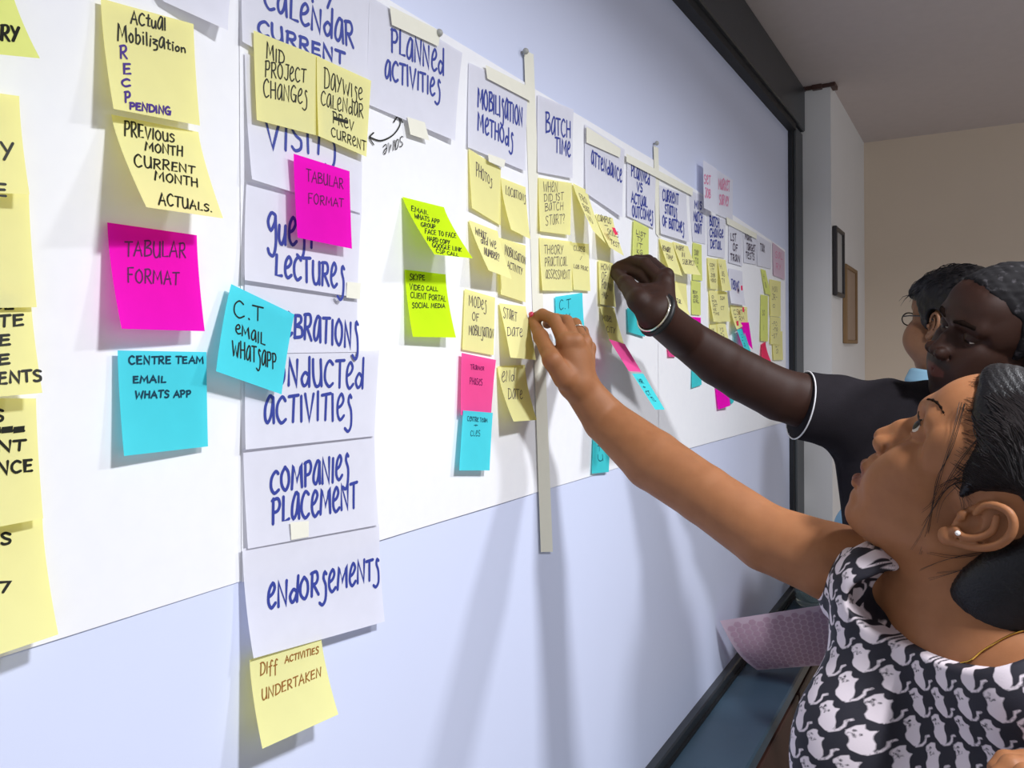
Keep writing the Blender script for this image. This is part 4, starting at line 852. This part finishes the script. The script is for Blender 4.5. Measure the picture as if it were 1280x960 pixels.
# combed strands lying on the hair, drawn back from the hairline towards the knot
mb = MB()
def snap(X, f, lift):
    for _ in range(4):
        d = f.ev(X); e = 1e-3; gq = np.stack([(f.ev(X+np.eye(3)[k]*e)-d)/e for k in range(3)], 1); gq /= np.linalg.norm(gq, axis=1)[:, None]+1e-9
        X = X-gq*(d-lift)[:, None]
    return X
seeds = []
for i in range(520):
    s0 = rg.random(); x0 = .060-.070*s0+rg.uniform(-.035, .004); z0 = .104-.075*s0+rg.uniform(-.01, .014); y0 = .045+.03*s0
    x1, z1 = -.085+rg.uniform(-.01, .01), -.03+.05*rg.random()
    seeds.append([T((x0*(1-t)+x1*t, y0+.01*t, z0*(1-t)+z1*t+.022*math.sin(math.pi*t))) for t in np.linspace(0, 1, 8)])
for i in range(170):
    x0 = .030-.02*rg.random(); z0 = .020+.036*rg.random(); x1, z1 = -.085, .0+.04*rg.random()
    seeds.append([T((x0*(1-t)+x1*t, .072+.01*t, z0*(1-t)+z1*t+.020*math.sin(math.pi*t))) for t in np.linspace(0, 1, 8)])
X = snap(np.array(seeds).reshape(-1, 3), wh, .0004).reshape(-1, 8, 3); dd_ = wh.ev(X.reshape(-1, 3)).reshape(-1, 8)
for P, d in zip(X, dd_):
    P = [p for p, q in zip(P, d) if abs(q) < .0025]
    if len(P) > 4 and all(np.linalg.norm(P[k+1]-P[k]) < .05 for k in range(len(P)-1)): strand(P, .00045, 3)
hs = mb.build('combed_strands', M['strand'], woman); hs['kind'] = 'stuff'
# fine hairs softening the hairline
hl = np.array([(.078, .106), (.064, .092), (.053, .072), (.034, .056), (.030, .036), (.022, .018), (.014, .004)]); mb = MB(); seeds = []
for i in range(150):
    t = rg.random()*(len(hl)-1.001); k = int(t); x, z = hl[k]+(hl[k+1]-hl[k])*(t-k); x += rg.uniform(-.004, .003); z += rg.uniform(-.003, .003)
    yy = .040+.035*min(1, t/3)
    if t < 1.2: yy *= rg.random()*(1 if rg.random() < .7 else -1)
    seeds.append([T((x+.002+.008*rg.random()-.006*j*rg.uniform(.8, 1.1), yy, z-.001+.0012*j)) for j in range(4)])
X = np.array(seeds); X = snap(X.reshape(-1, 3), w, .0).reshape(X.shape)
for P in X:
    nn = [P[j]+norm(P[j]-T((-.01, 0, .03)))*l for j, l in enumerate((.0003, .0012, .0028, .0042))]
    if max(np.linalg.norm(P[j+1]-P[j]) for j in range(3)) < .02: strand(nn, .00014, 2)
hs = mb.build('hairline_strands', M['strand'], woman); hs['kind'] = 'stuff'
# ear stud, necklace, ring, nail
gold = mat('gold', srgb(214, 170, 80), .25, .05, 50, metal=1.0); silver = mat('silver', srgb(215, 210, 200), .2, .03, 50, metal=1.0); stone = mat('clear_stone', srgb(235, 230, 225), .05, .02, 50, coat=1.0)
p = w.surf(1196, 666)
if p is not None:
    mb = MB(); mb.sphere(p-FW*.0015, .0024, 8, 5); mb.build('earring', stone, woman)
path = [(1164, 850), (1172, 846), (1184, 837), (1196, 830), (1212, 826), (1226, 815), (1240, 806), (1256, 797), (1270, 791), (1290, 786)]
P = [onskin(*q, .001) for q in path]; P = [q for q in P if q is not None]
if len(P) > 2:
    P = smooth_poly(P, 6); mb = MB(); mb.tube(P, .0008, 6); nk = mb.build('necklace', gold, woman, True)
K3b = h(719, 405, .052); dd = norm(K3b-K3); cc = K3*.38+K3b*.62; u = norm(np.cross(dd, [0, 0, 1])); v = np.cross(dd, u)
mb = MB(); mb.tube([cc+.0100*(u*math.cos(a)+v*math.sin(a)) for a in np.linspace(0, 2*math.pi, 24, endpoint=False)], .0012, 8, True); mb.build('ring', silver, woman, True)
mb = MB(); tp = h(666, 396, .012); mb.sphere(tp+np.array([.001, -.006, .003]), .0042, 10, 7); mb.build('fingernail', mat('red_nail_polish', srgb(200, 40, 80), .2, .02, 50, coat=1), woman, True)

# dress: follows the torso, open neck, puffed cap sleeve
dr = Sdf()
dr.ell(N-wz*.17-wn*.008, (.102, .163, .175), WT, .04); dr.ell(N-wz*.36-wn*.01, (.097, .142, .19), WT, .05)
for sg in (1, -1): dr.ell(N-wz*.185+wn*.062+wa*.070*sg, (.062, .064, .062), WT, .035)
dr.cone(N-wz*.045+wa*.07, RS+np.array([.0, .0, -.01]), .045, .050, .03)
dr.cone(N-wz*.045-wa*.07, LS, .047, .054, .03); dr.cone(LS, LS+np.array([.02, -.03, -.12]), .052, .048, .03)
ax = norm(EL-RS)
dr.cone(RS-ax*.005-wz*.016, RS+ax*.034-wz*.016, .060, .052, .02)
dr.ell(N-wz*.62-wn*.01, (.11, .16, .22), WT, .06); dr.cone(N-wz*.75, N-wz*1.0-wn*.01, .16, .20, .06)
# arm hole and neckline
dr.ell(PD(1089, 735, .80), (.038, .048, .043), None, .02)
dr.cone(RS+ax*.138, RS+ax*.40, .070, .070, .003, 's')
dr.cone(N-wz*.030+wn*.030+wa*.055, N-wz*.030+wn*.030-wa*.09, .054, .054, .03)
dr.ell(N+wn*.055+wz*.017-wa*.026, (.085, .088, .036), WT, .006, 's')
dr.cone(N+wz*.045-wa*.012, N+wz*.25-wn*.05-wa*.02, .062, .08, .004, 's'); dr.ell(PD(1088, 830, .80), (.036, .05, .07), None, .04); dr.ell(PD(1050, 950, .78), (.048, .05, .075), None, .05)
def wrink(X):
    a = (X-RS)@ax; r = np.linalg.norm(X-RS, axis=1); s_ = np.clip(1-r/.11, 0, 1)
    return .0030*s_*np.sin(a*320+5*vnoise(X, 30, 5))+.0016*vnoise(X, 45, 8)
Vd, Qd = dr.mesh(.0020, disp=wrink, lo=np.array([.1, .2, 1.05]))
L = (Vd-N)@WT
# cat print: signed distance to a lattice of cat outlines, in the cloth's own coordinates
cat = np.array([(-.42, .02), (-.40, .30), (-.30, .46), (-.20, .34), (-.08, .33), (.02, .44), (.06, .26), (.16, .14), (.30, .05), (.42, -.10), (.46, -.30), (.38, -.42), (.10, -.44), (-.04, -.36), (-.10, -.20), (-.22, -.10), (-.34, -.08)])*1.0
tail = np.array([(.42, -.34), (.52, -.10), (.50, .12), (.40, .24), (.46, .40)])
def sd_poly(P, pts):
    d = np.full(len(P), 1e9); ins = np.zeros(len(P), bool); n = len(pts)
    for i in range(n):
        A = pts[i]; B_ = pts[(i+1) % n]; e = B_-A; w_ = P-A; t = np.clip(w_@e/(e@e), 0, 1); d = np.minimum(d, np.linalg.norm(w_-t[:, None]*e, axis=1))
        cr = (A[1] > P[:, 1]) != (B_[1] > P[:, 1]); xx = A[0]+(P[:, 1]-A[1])/(B_[1]-A[1]+1e-12)*(B_[0]-A[0]); ins ^= cr & (P[:, 0] < xx)
    return np.where(ins, -d, d)
def sd_line(P, pts):
    d = np.full(len(P), 1e9)
    for A, B_ in zip(pts, pts[1:]):
        e = B_-A; w_ = P-A; t = np.clip(w_@e/(e@e), 0, 1); d = np.minimum(d, np.linalg.norm(w_-t[:, None]*e, axis=1))
    return d
def catprint(V):
    dv = norm((-.45, -.89, 0)); rv = np.array([-dv[1], dv[0], 0]); A0_ = N-dv*.20; D = V-A0_
    sU = np.arctan2(D@rv, D@dv)*.27; sV = V[:, 2]-N[2]
    slv = np.linalg.norm(V-RS, axis=1) < .083; sU = np.where(slv, V[:, 0]*.8+V[:, 2]*.5, sU); sV = np.where(slv, V[:, 2]*.9-V[:, 0]*.4+.008*np.sin(V[:, 0]*150), sV)
    cs, sn = math.cos(-.6), math.sin(-.6); u = (sU*cs+sV*sn); v = (-sU*sn+sV*cs)
    cw, ch = .0255, .0235; row = np.floor(v/ch); u2 = u/cw+.5*(row % 2); P = np.c_[(u2-np.floor(u2)-.5), (v/ch-row-.5)]
    flip = (np.floor(u2)+row) % 2; best = np.full(len(V), 1e9)
    for dx in (-1, 0, 1):
        for dy in (0,):
            q = P+np.array([dx, dy])
            if dy: q[:, 0] += .5*((row % 2) - ((row+dy) % 2))*0+.5*(1 if True else 0)*0
            d = np.minimum(sd_poly(q*1.06, cat), sd_line(q*1.02, tail)-.035); best = np.minimum(best, d)
    eye = np.minimum(np.linalg.norm(P*1.0-np.array([-.27, .14]), axis=1)-.045, np.linalg.norm(P*1.0-np.array([-.10, .12]), axis=1)-.04)
    nose = sd_line(P*1.0, np.array([(-.30, .0), (-.20, .04), (-.12, -.02)]))-.025
    return np.maximum(best, -np.minimum(eye, nose))
dm, nt, pb = newmat('cat_print_cloth'); at = nt.nodes.new('ShaderNodeAttribute'); at.attribute_name = 'print'
mr = nt.nodes.new('ShaderNodeMapRange'); mr.inputs[1].default_value = -.02; mr.inputs[2].default_value = .02; mx = nt.nodes.new('ShaderNodeMix'); mx.data_type = 'RGBA'
mx.inputs[6].default_value = (*srgb(212, 200, 206), 1); mx.inputs[7].default_value = (*srgb(26, 24, 36), 1)
nt.links.new(at.outputs['Fac'], mr.inputs[0]); nt.links.new(mr.outputs[0], mx.inputs[0]); nt.links.new(mx.outputs[2], pb.inputs['Base Color']); pb.inputs['Roughness'].default_value = .75
n2 = noise(nt, 700, 2); bb = nt.nodes.new('ShaderNodeBump'); bb.inputs['Strength'].default_value = .2; bb.inputs['Distance'].default_value = .0006; nt.links.new(n2.outputs['Fac'], bb.inputs['Height']); nt.links.new(bb.outputs[0], pb.inputs['Normal'])
d_ = npmesh('dress', Vd, Qd, dm, woman); setval(d_, 'print', catprint(Vd))
Vk, Qk = dr.mesh(.005, lo=np.array([.1, .2, .52]), hi=np.array([2, 2, 1.075])); d_ = npmesh('skirt', Vk, Qk, dm, woman); setval(d_, 'print', catprint(Vk))
# skirt of the dress and legs down to the floor (out of view, kept simple)
def lowers(parent, cx, cy, ztop, m, sh, hw=.085, fwd=(-1, 0)):
    f = np.array([fwd[0], fwd[1], 0.]); f /= np.linalg.norm(f); a = np.array([-f[1], f[0], 0]); c = np.array([cx, cy, 0.])
    t = Sdf(); t.ell(c+[0, 0, ztop-.10], (.12, .15, .16), np.column_stack([f, a, wz]), .04)
    for sg in (1, -1):
        t.chain([c+a*hw*sg+[0, 0, ztop-.16], c+a*hw*sg*1.05+f*.01+[0, 0, .48], c+a*hw*sg*1.1+[0, 0, .09]], [.085, .062, .05], .03)
    v, q = t.mesh(.008); npmesh('trousers', v, q, m, parent)
    for sg in (1, -1):
        t = Sdf(); b = c+a*hw*sg*1.1; t.cone(b+[0, 0, .045]-f*.04, b+f*.14+[0, 0, .03], .042, .032, .03); t.plane([0, 0, .002], (0, 0, -1), .001)
        v, q = t.mesh(.006); npmesh('shoe', v, q, sh, parent)
darkc = mat('dark_cloth', srgb(40, 40, 48), .85, .1, 40, bump=.1); shoem = mat('black_shoe', srgb(25, 23, 22), .4)
lowers(woman, N[0]+.01, N[1]+.0, .80, darkc, shoem, .08, (-.77, -.64))
# ------------------------------------------------------------------ the man in the dark polo shirt
man = empty('person', (.58, 1.50, 0)); tag(man, 'man in a dark grey polo shirt, face turned down, fingers on a far yellow note', 'person')
MR = Rm(3.78, .02, -.43); ms = .975
hp = proj(np.array([.5652, 1.6227, 1.6649]))+np.array([12, 1]); MH = PD(hp[0], hp[1], 1.2965)
m = Sdf()
MP = dict(fore=(.0870, .061), brow=(.0990, .0415), sell=(.0930, .026), br=(.105, .004), tip=(.1190, -.0165), subn=(.101, -.031), phil=(.101, -.040), ul=(.1035, -.0480), mo=(.0975, -.0545), ll=(.1010, -.0640), dent=(.092, -.076), pog=(.0945, -.095), men=(.076, -.108))
MT = head(m, MH, MR, ms, False, MP, (1, -1), .016)
for y in (1, -1): m.ell(MT((.107, y*.014, -.019)), (.012, .0085, .010), MR, .004); m.cone(MT((.086, y*.012, .038)), MT((.076, y*.046, .036)), .011, .011, .008)
m.ell(MT((.06, .0, -.05)), (.04, .05, .045), MR, .03)
n1 = norm((-.66, -.75, 0)); a1 = np.array([n1[1], -n1[0], 0]); T1 = np.column_stack([n1, -a1, wz])
N1 = PD(1262, 560, 1.36); RS1 = PD(1150, 535, 1.42); LS1 = N1-a1*.19-wz*.05
m.cone(MT((-.03, 0, -.04)), N1, .060, .066, .03); m.cone(MT((.0, 0, -.06)), N1+n1*.02, .05, .055, .03)
m.cone(RS1, LS1, .055, .055, .05); arm_down(m, LS1, LS1+np.array([.03, -.02, -.28]), LS1+np.array([.0, -.05, -.53]), .046)
EL1 = PD(992, 499, 1.42); WR1 = PX(819, 392, .105)
m.chain([RS1, PD(1060, 515, 1.42), PD(1000, 500, 1.42), PD(974, 493, 1.41), PD(930, 471, 1.40), PD(898, 452, 1.385), PD(857, 423, 1.365), WR1], [.060, .052, .0485, .0468, .0445, .0425, .0350, .0300], .004)
J1, J2, J3, J4 = h(822, 366, .088), h(829, 354, .100), h(832, 346, .098), h(831, 342, .085)
PW = [h(822, 388, .10), h(824, 384, .108), h(826, 380, .108), h(828, 378, .10)]
for a, b, rb in zip(PW, (J1, J2, J3, J4), (.0125, .013, .0125, .0115)): m.cone(WR1*.5+a*.5, b, .021, rb, .016)
m.chain([J1, h(802, 344, .060), h(785, 338, .034), h(770, 335, .012)], [.0125, .0112, .0096, .0082], .003)
m.chain([J2, h(806, 330, .066), h(790, 327, .040), h(774, 332, .016)], [.0126, .0114, .0098, .0082], .003)
m.chain([J3, h(810, 326, .052), h(796, 325, .032), h(784, 330, .018)], [.0118, .0106, .0092, .0078], .003)
m.chain([J4, h(816, 328, .040), h(806, 328, .026), h(797, 333, .016)], [.0104, .0092, .0082, .0070], .003)
m.chain([h(815, 390, .102), h(799, 376, .085), h(783, 355, .048), h(770, 342, .014)], [.024, .0185, .0135, .0100], .006)
m.cone(h(812, 366, .090), h(801, 362, .070), .016, .011, .010)
for kk in (J1, J2, J3): m.ell(kk+np.array([.004, -.006, .003]), (.012, .012, .012), None, .006)
V1, Q1 = m.mesh(.0024, lo=np.array([-.05, .9, .78]))
b1 = npmesh('body', V1, Q1, skinmat('man_skin', .58), man)
SK1 = srgb(52, 29, 20)
def stub(L, c):
    x, y, z = L.T; y = np.abs(y)
    mo_ = np.exp(-((z+.0375)/.007)**2)*np.clip((.036-y)/.008, 0, 1)*(x > .06)                  # moustache
    jw = np.clip((-.062-z)/.02, 0, 1)*np.clip((x-.0)/.03, 0, 1)*np.clip((.14+z)/.02, 0, 1)*.55
    k = np.clip(mo_*.85+jw, 0, .85)*(np.abs(z) < .13)*(x < .14)
    return c*(1-k[:, None])+np.array(srgb(38, 30, 30))*k[:, None]
setcol(b1, 'skin', skin_colors(V1, SK1, MH, MR, ms, MP, srgb(92, 50, 42), stub))
eyes(MT, MR, ms, man, .016, (0, -.45))
for y in (1, -1):
    b = Sdf(); b.chain([MT((.1010, y*.013, .0375)), MT((.0985, y*.028, .0420)), MT((.0870, y*.044, .0395)), MT((.0740, y*.054, .0330))], [.0028, .0040, .0036, .0016], .003)
    v_, q_ = b.mesh(.0018); npmesh('eyebrow', v_, q_, M['brow'], man)
    b = Sdf(); b.ell(MT((.0745, y*.033, .0185)), (.0146*ms, .0146*ms, .0138*ms), MR, .002); b.plane(MT((.07, 0, .0135)), -MR[:, 2], .001)
    v_, q_ = b.mesh(.0012); ld = npmesh('eyelid', v_, q_, skinmat('lid_skin'), man); setcol(ld, 'skin', np.tile(np.array(SK1)*.9, (len(v_), 1)))
mh = Sdf(); mh.ell(MT((-.010, 0, .047)), (.103*ms, .081*ms, .089*ms), MR, .004); mh.ell(MT((.028, 0, .058)), (.070*ms, .067*ms, .066*ms), MR, .02); mh.ell(MT((-.045, 0, .0)), (.062*ms, .068*ms, .075*ms), MR, .03)
mh.poly(MH, MR, np.array([(.25, .17), (.085, .118), (.074, .098), (.054, .080), (.032, .062), (.024, .030), (.016, -.010), (.004, -.012), (.0, .02), (-.012, .036), (-.034, .034), (-.038, .0), (-.034, -.05), (-.03, -.3), (.25, -.3)])*ms, -.2, .2, .005)
vh, qh = mh.mesh(.0028, disp=lambda X: .0022*vnoise(X, 380, 5)+.0012*vnoise(X, 900, 6))
hm, nt, pb = newmat('greying_hair'); n_ = noise(nt, 90, 5); cr = nt.nodes.new('ShaderNodeValToRGB'); cr.color_ramp.elements[0].color = (*srgb(22, 20, 22), 1); cr.color_ramp.elements[1].color = (*srgb(96, 92, 96), 1); cr.color_ramp.elements[0].position = .58; cr.color_ramp.elements[1].position = .9
nt.links.new(n_.outputs['Fac'], cr.inputs[0]); nt.links.new(cr.outputs[0], pb.inputs['Base Color']); pb.inputs['Roughness'].default_value = .85; pb.inputs['Specular IOR Level'].default_value = .2
npmesh('hair', vh, qh, hm, man)
# wrist band: black strap with a slim metal ring
ax1 = norm(EL1-WR1); u = norm(np.cross(ax1, wz)); v = np.cross(ax1, u)
def ring(cn, r, t, m_, name, tilt=0.0, flat=1.0):
    mb = MB(); P = [cn+r*(u*math.cos(a)+v*math.sin(a))+ax1*tilt*math.cos(a) for a in np.linspace(0, 2*math.pi, 36, endpoint=False)]
    mb.tube(P, t, 8, True); return mb.build(name, m_, man, True)
ring(WR1+ax1*.004, .0335, .0048, mat('black_strap', srgb(14, 14, 16), .5), 'wristband')
ring(WR1-ax1*.004, .0325, .0020, silver, 'metal_bangle', .002)
# polo shirt
sm = mat('charcoal_knit', srgb(36, 33, 37), .95, .1, 60, bump=.3, bscale=700, spec=.1)
sh = Sdf(); axs = norm(EL1-RS1)
sh.chain([RS1, EL1-axs*.01-wz*.008], [.078, .0620], .03); sh.cone(PD(1090, 565, 1.42), PD(1124, 720, 1.42), .065, .088, .03); sh.cone(RS1, N1-wz*.05, .074, .085, .05); sh.cone(N1-wz*.05, LS1, .085, .078, .05); sh.cone(LS1, LS1-wz*.25-n1*.02, .07, .06, .03)
sh.ell(N1-wz*.22, (.13, .20, .24), T1, .05); sh.ell(N1-wz*.46, (.125, .185, .22), T1, .05); sh.ell(N1-wz*.62+n1*.01, (.13, .18, .16), T1, .05)
sh.plane(EL1-axs*.012, axs, .002); sh.ell(N1+n1*.04+wz*.07, (.075, .075, .085), T1, .006, 's')
def fold(X):
    d = X-RS1; t = d@axs; ra = np.linalg.norm(d-t[:, None]*axs, axis=1); s_ = np.clip(1-np.abs(t-.06)/.16, 0, 1)
    an = np.arctan2((d@np.cross(axs, wz)), d[:, 2]); return .0045*s_*np.sin(t*75+2.2*an+2*vnoise(X, 18, 2))+.003*vnoise(X, 22, 9)
vs, qs = sh.mesh(.0042, disp=fold, lo=np.array([.0, 1.0, .85])); npmesh('polo_shirt', vs, qs, sm, man)
ua = norm(np.cross(axs, wz)); va = np.cross(axs, ua); mb = MB()
mb.tube([EL1-axs*.0125-wz*.008+.0622*(ua*math.cos(a)+va*math.sin(a)) for a in np.linspace(0, 2*math.pi, 40, endpoint=False)], .0014, 6, True); mb.build('sleeve_piping', mat('white_piping', srgb(220, 218, 220), .7), man, True)
cl = Sdf()   # folded collar around the neck
for t in range(60):
    a = -2.0+4.0*t/59; p = N1+wz*(.052-.012*math.cos(a))+(n1*-math.cos(a)*.078+a1*math.sin(a)*.078)+n1*.012; q = p-wz*.028+norm(p-N1)*.012
    cl.cone(p, q, .006, .005, .012)
vc, qc = cl.mesh(.003); npmesh('collar', vc, qc, sm, man)
lowers(man, N1[0]+.0, N1[1]+.0, 1.0, darkc, shoem, .095, (-.66, -.75))

# ------------------------------------------------------------------ the man with glasses behind
man2 = empty('person', (.60, 2.05, 0)); tag(man2, 'man with glasses and thick black hair in a light blue shirt, looking away, farthest back', 'person')
R2 = Rm(math.radians(141), math.radians(5), math.radians(3)); H2 = PD(1192, 410, 1.86); m2 = Sdf()
T2 = head(m2, H2, R2, 1.0, False, dict(tip=(.1100, -.0135), br=(.100, .006)), (1, -1), .016)
for y in (1, -1): m2.ell(T2((.052, y*.047, -.034)), (.036, .034, .040), R2, .02); m2.ell(T2((.02, y*.045, -.062)), (.035, .025, .03), R2, .03)
n2_ = norm((-.85, .2, 0)); a2 = np.array([n2_[1], -n2_[0], 0]); TT2 = np.column_stack([n2_, -a2, wz])
N2 = H2+np.array([-.012, .0, -.175]); m2.cone(T2((-.03, 0, -.04)), N2, .056, .064, .03); m2.cone(T2((.01, 0, -.07)), N2+n2_*.03, .045, .05, .03)
LS2, RS2 = N2-a2*.17-wz*.06, N2+a2*.17-wz*.06
EL2 = PD(1080, 662, 1.80); HN2 = EL2+np.array([.05, .02, -.24])
m2.chain([N2-wz*.05, LS2], [.05, .045], .02); m2.chain([LS2, EL2], [.045, .036], .02); m2.cone(N2, RS2, .05, .045, .02); arm_down(m2, RS2, RS2+np.array([0, .03, -.28]), RS2+np.array([-.03, .03, -.52]), .042)
m2.chain([EL2, EL2*.5+HN2*.5, HN2], [.036, .038, .026], .02)
for k in range(4): p = HN2+np.array([-.004+.0*k, -.024+.016*k, -.06]); m2.chain([HN2, p, p+np.array([-.012, 0, -.035]), p+np.array([-.02, 0, -.058])], [.018, .0098, .0086, .007], .008)
m2.chain([HN2, HN2+np.array([-.03, -.01, -.04]), HN2+np.array([-.045, -.008, -.075])], [.018, .011, .008], .008)
V2, Q2 = m2.mesh(.0028); b2 = npmesh('body', V2, Q2, skinmat('man_skin_warm', .45), man2); setcol(b2, 'skin', skin_colors(V2, srgb(138, 98, 72), H2, R2, 1.0, None))
eyes(T2, R2, 1.0, man2, .016)
h2 = Sdf(); h2.ell(T2((-.012, 0, .052)), (.116, .094, .098), R2, .004); h2.ell(T2((.045, 0, .075)), (.068, .070, .055), R2, .03); h2.ell(T2((-.055, 0, .0)), (.062, .078, .08), R2, .03)
h2.poly(H2, R2, [(.25, .12), (.112, .105), (.094, .075), (.075, .062), (.040, .058), (.026, .035), (.022, -.004), (.010, -.014), (.002, -.002), (.0, .02), (-.010, .036), (-.030, .038), (-.042, .020), (-.040, -.02), (-.035, -.05), (-.04, -.3), (.25, -.3)], -.2, .2, .006)
vh, qh = h2.mesh(.003, disp=lambda X: .0035*vnoise(X, 130, 15)+.0022*vnoise(X, 420, 16)); npmesh('hair', vh, qh, M['hair'], man2)
mb = MB(); rg = random.Random(4)
for i in range(70):
    x0 = rg.uniform(-.06, .07); y0 = rg.uniform(.02, .085); p = np.array([x0, y0, .052+.098*math.sqrt(max(0.02, 1-((x0+.012)/.116)**2-(y0/.094)**2))])
    d = np.array([.014, .004, rg.uniform(-.012, .002)]); mb.tube([T2(p-d*.6), T2(p+[0, 0, .004]), T2(p+d*.7+[0, 0, .002]), T2(p+d*1.3+[0, 0, -.008])], [.0009, .0008, .0006, .0002], 4)
hs = mb.build('hair_locks', M['hair'], man2); hs['kind'] = 'stuff'
gm = mat('dark_glasses_frame', srgb(35, 28, 28), .25, .05, 50); lens, nt, pb = newmat('spectacle_lens'); pb.inputs['Transmission Weight'].default_value = 1; pb.inputs['Roughness'].default_value = .02; pb.inputs['IOR'].default_value = 1.1; pb.inputs['Base Color'].default_value = (.95, .97, 1, 1)
for y in (1, -1):
    rim = [T2((.100-.10*abs(.034*y+.023*math.cos(a)*1)**1.0*.25, y*.034+.023*math.cos(a), .014+.0155*math.sin(a))) for a in np.linspace(0, 2*math.pi, 24, endpoint=False)]
    mb = MB(); mb.tube(rim, .0016, 6, True); r_ = mb.build('glasses_rim', gm, man2, True); c = np.mean(rim, axis=0)
    mesh_obj('lens', [c]+rim, [(0, 1+k, 1+(k+1) % 24) for k in range(24)], lens, r_)
    mb = MB(); mb.tube([T2((.094, y*.057, .020)), T2((.06, y*.074, .022)), T2((.0, y*.080, .022)), T2((-.018, y*.080, .010))], .0019, 6); mb.build('glasses_temple', gm, man2, True)
mb = MB(); mb.tube([T2((.099, -.012, .016)), T2((.105, 0, .019)), T2((.099, .012, .016))], .0016, 6); mb.build('glasses_bridge', gm, man2, True)
bm_ = mat('light_blue_cotton', srgb(128, 168, 190), .8, .05, 50, bump=.15, bscale=500)
s2 = Sdf(); s2.cone(LS2, RS2, .068, .068, .05); s2.ell(N2-wz*.24, (.13, .19, .25), TT2, .05); s2.ell(N2-wz*.50+n2_*.02, (.14, .18, .22), TT2, .05); s2.ell(N2-wz*.68, (.13, .17, .15), TT2, .05)
s2.chain([LS2, EL2], [.066, .056], .03); s2.cone(EL2, EL2*.5+HN2*.5, .056, .048, .03); s2.chain([RS2, RS2-wz*.27], [.066, .056], .03); s2.ell(N2+wz*.08+n2_*.02, (.066, .066, .075), TT2, .006, 's')
v_, q_ = s2.mesh(.0045, disp=lambda X: .004*vnoise(X, 30, 21)); npmesh('shirt', v_, q_, bm_, man2)
cl = Sdf()
for t in range(60):
    a = -2.4+4.8*t/59; p = N2+wz*(.066-.010*math.cos(a))+(-n2_*math.cos(a)*.072+a2*math.sin(a)*.072)+n2_*.012; cl.cone(p, p-wz*.030+norm(p-N2)*.014, .005, .005, .012)
v_, q_ = cl.mesh(.003); npmesh('collar', v_, q_, bm_, man2)
lowers(man2, N2[0], N2[1], .98, mat('grey_trousers', srgb(70, 72, 80), .85), shoem, .09, (-.85, .2))
# ------------------------------------------------------------------ give every single-mesh thing its own origin
bpy.context.view_layer.update()
for o in list(S.objects):
    if o.type == 'MESH' and o.parent is None and o.location.length < 1e-9 and o.get('kind') != 'structure':
        co_ = np.empty(len(o.data.vertices)*3); o.data.vertices.foreach_get('co', co_); c = co_.reshape(-1, 3).mean(0)
        t = Matrix.Translation(Vector(c)); o.data.transform(t.inverted()); o.location = Vector(c)
        for ch in o.children: ch.matrix_parent_inverse = t.inverted()
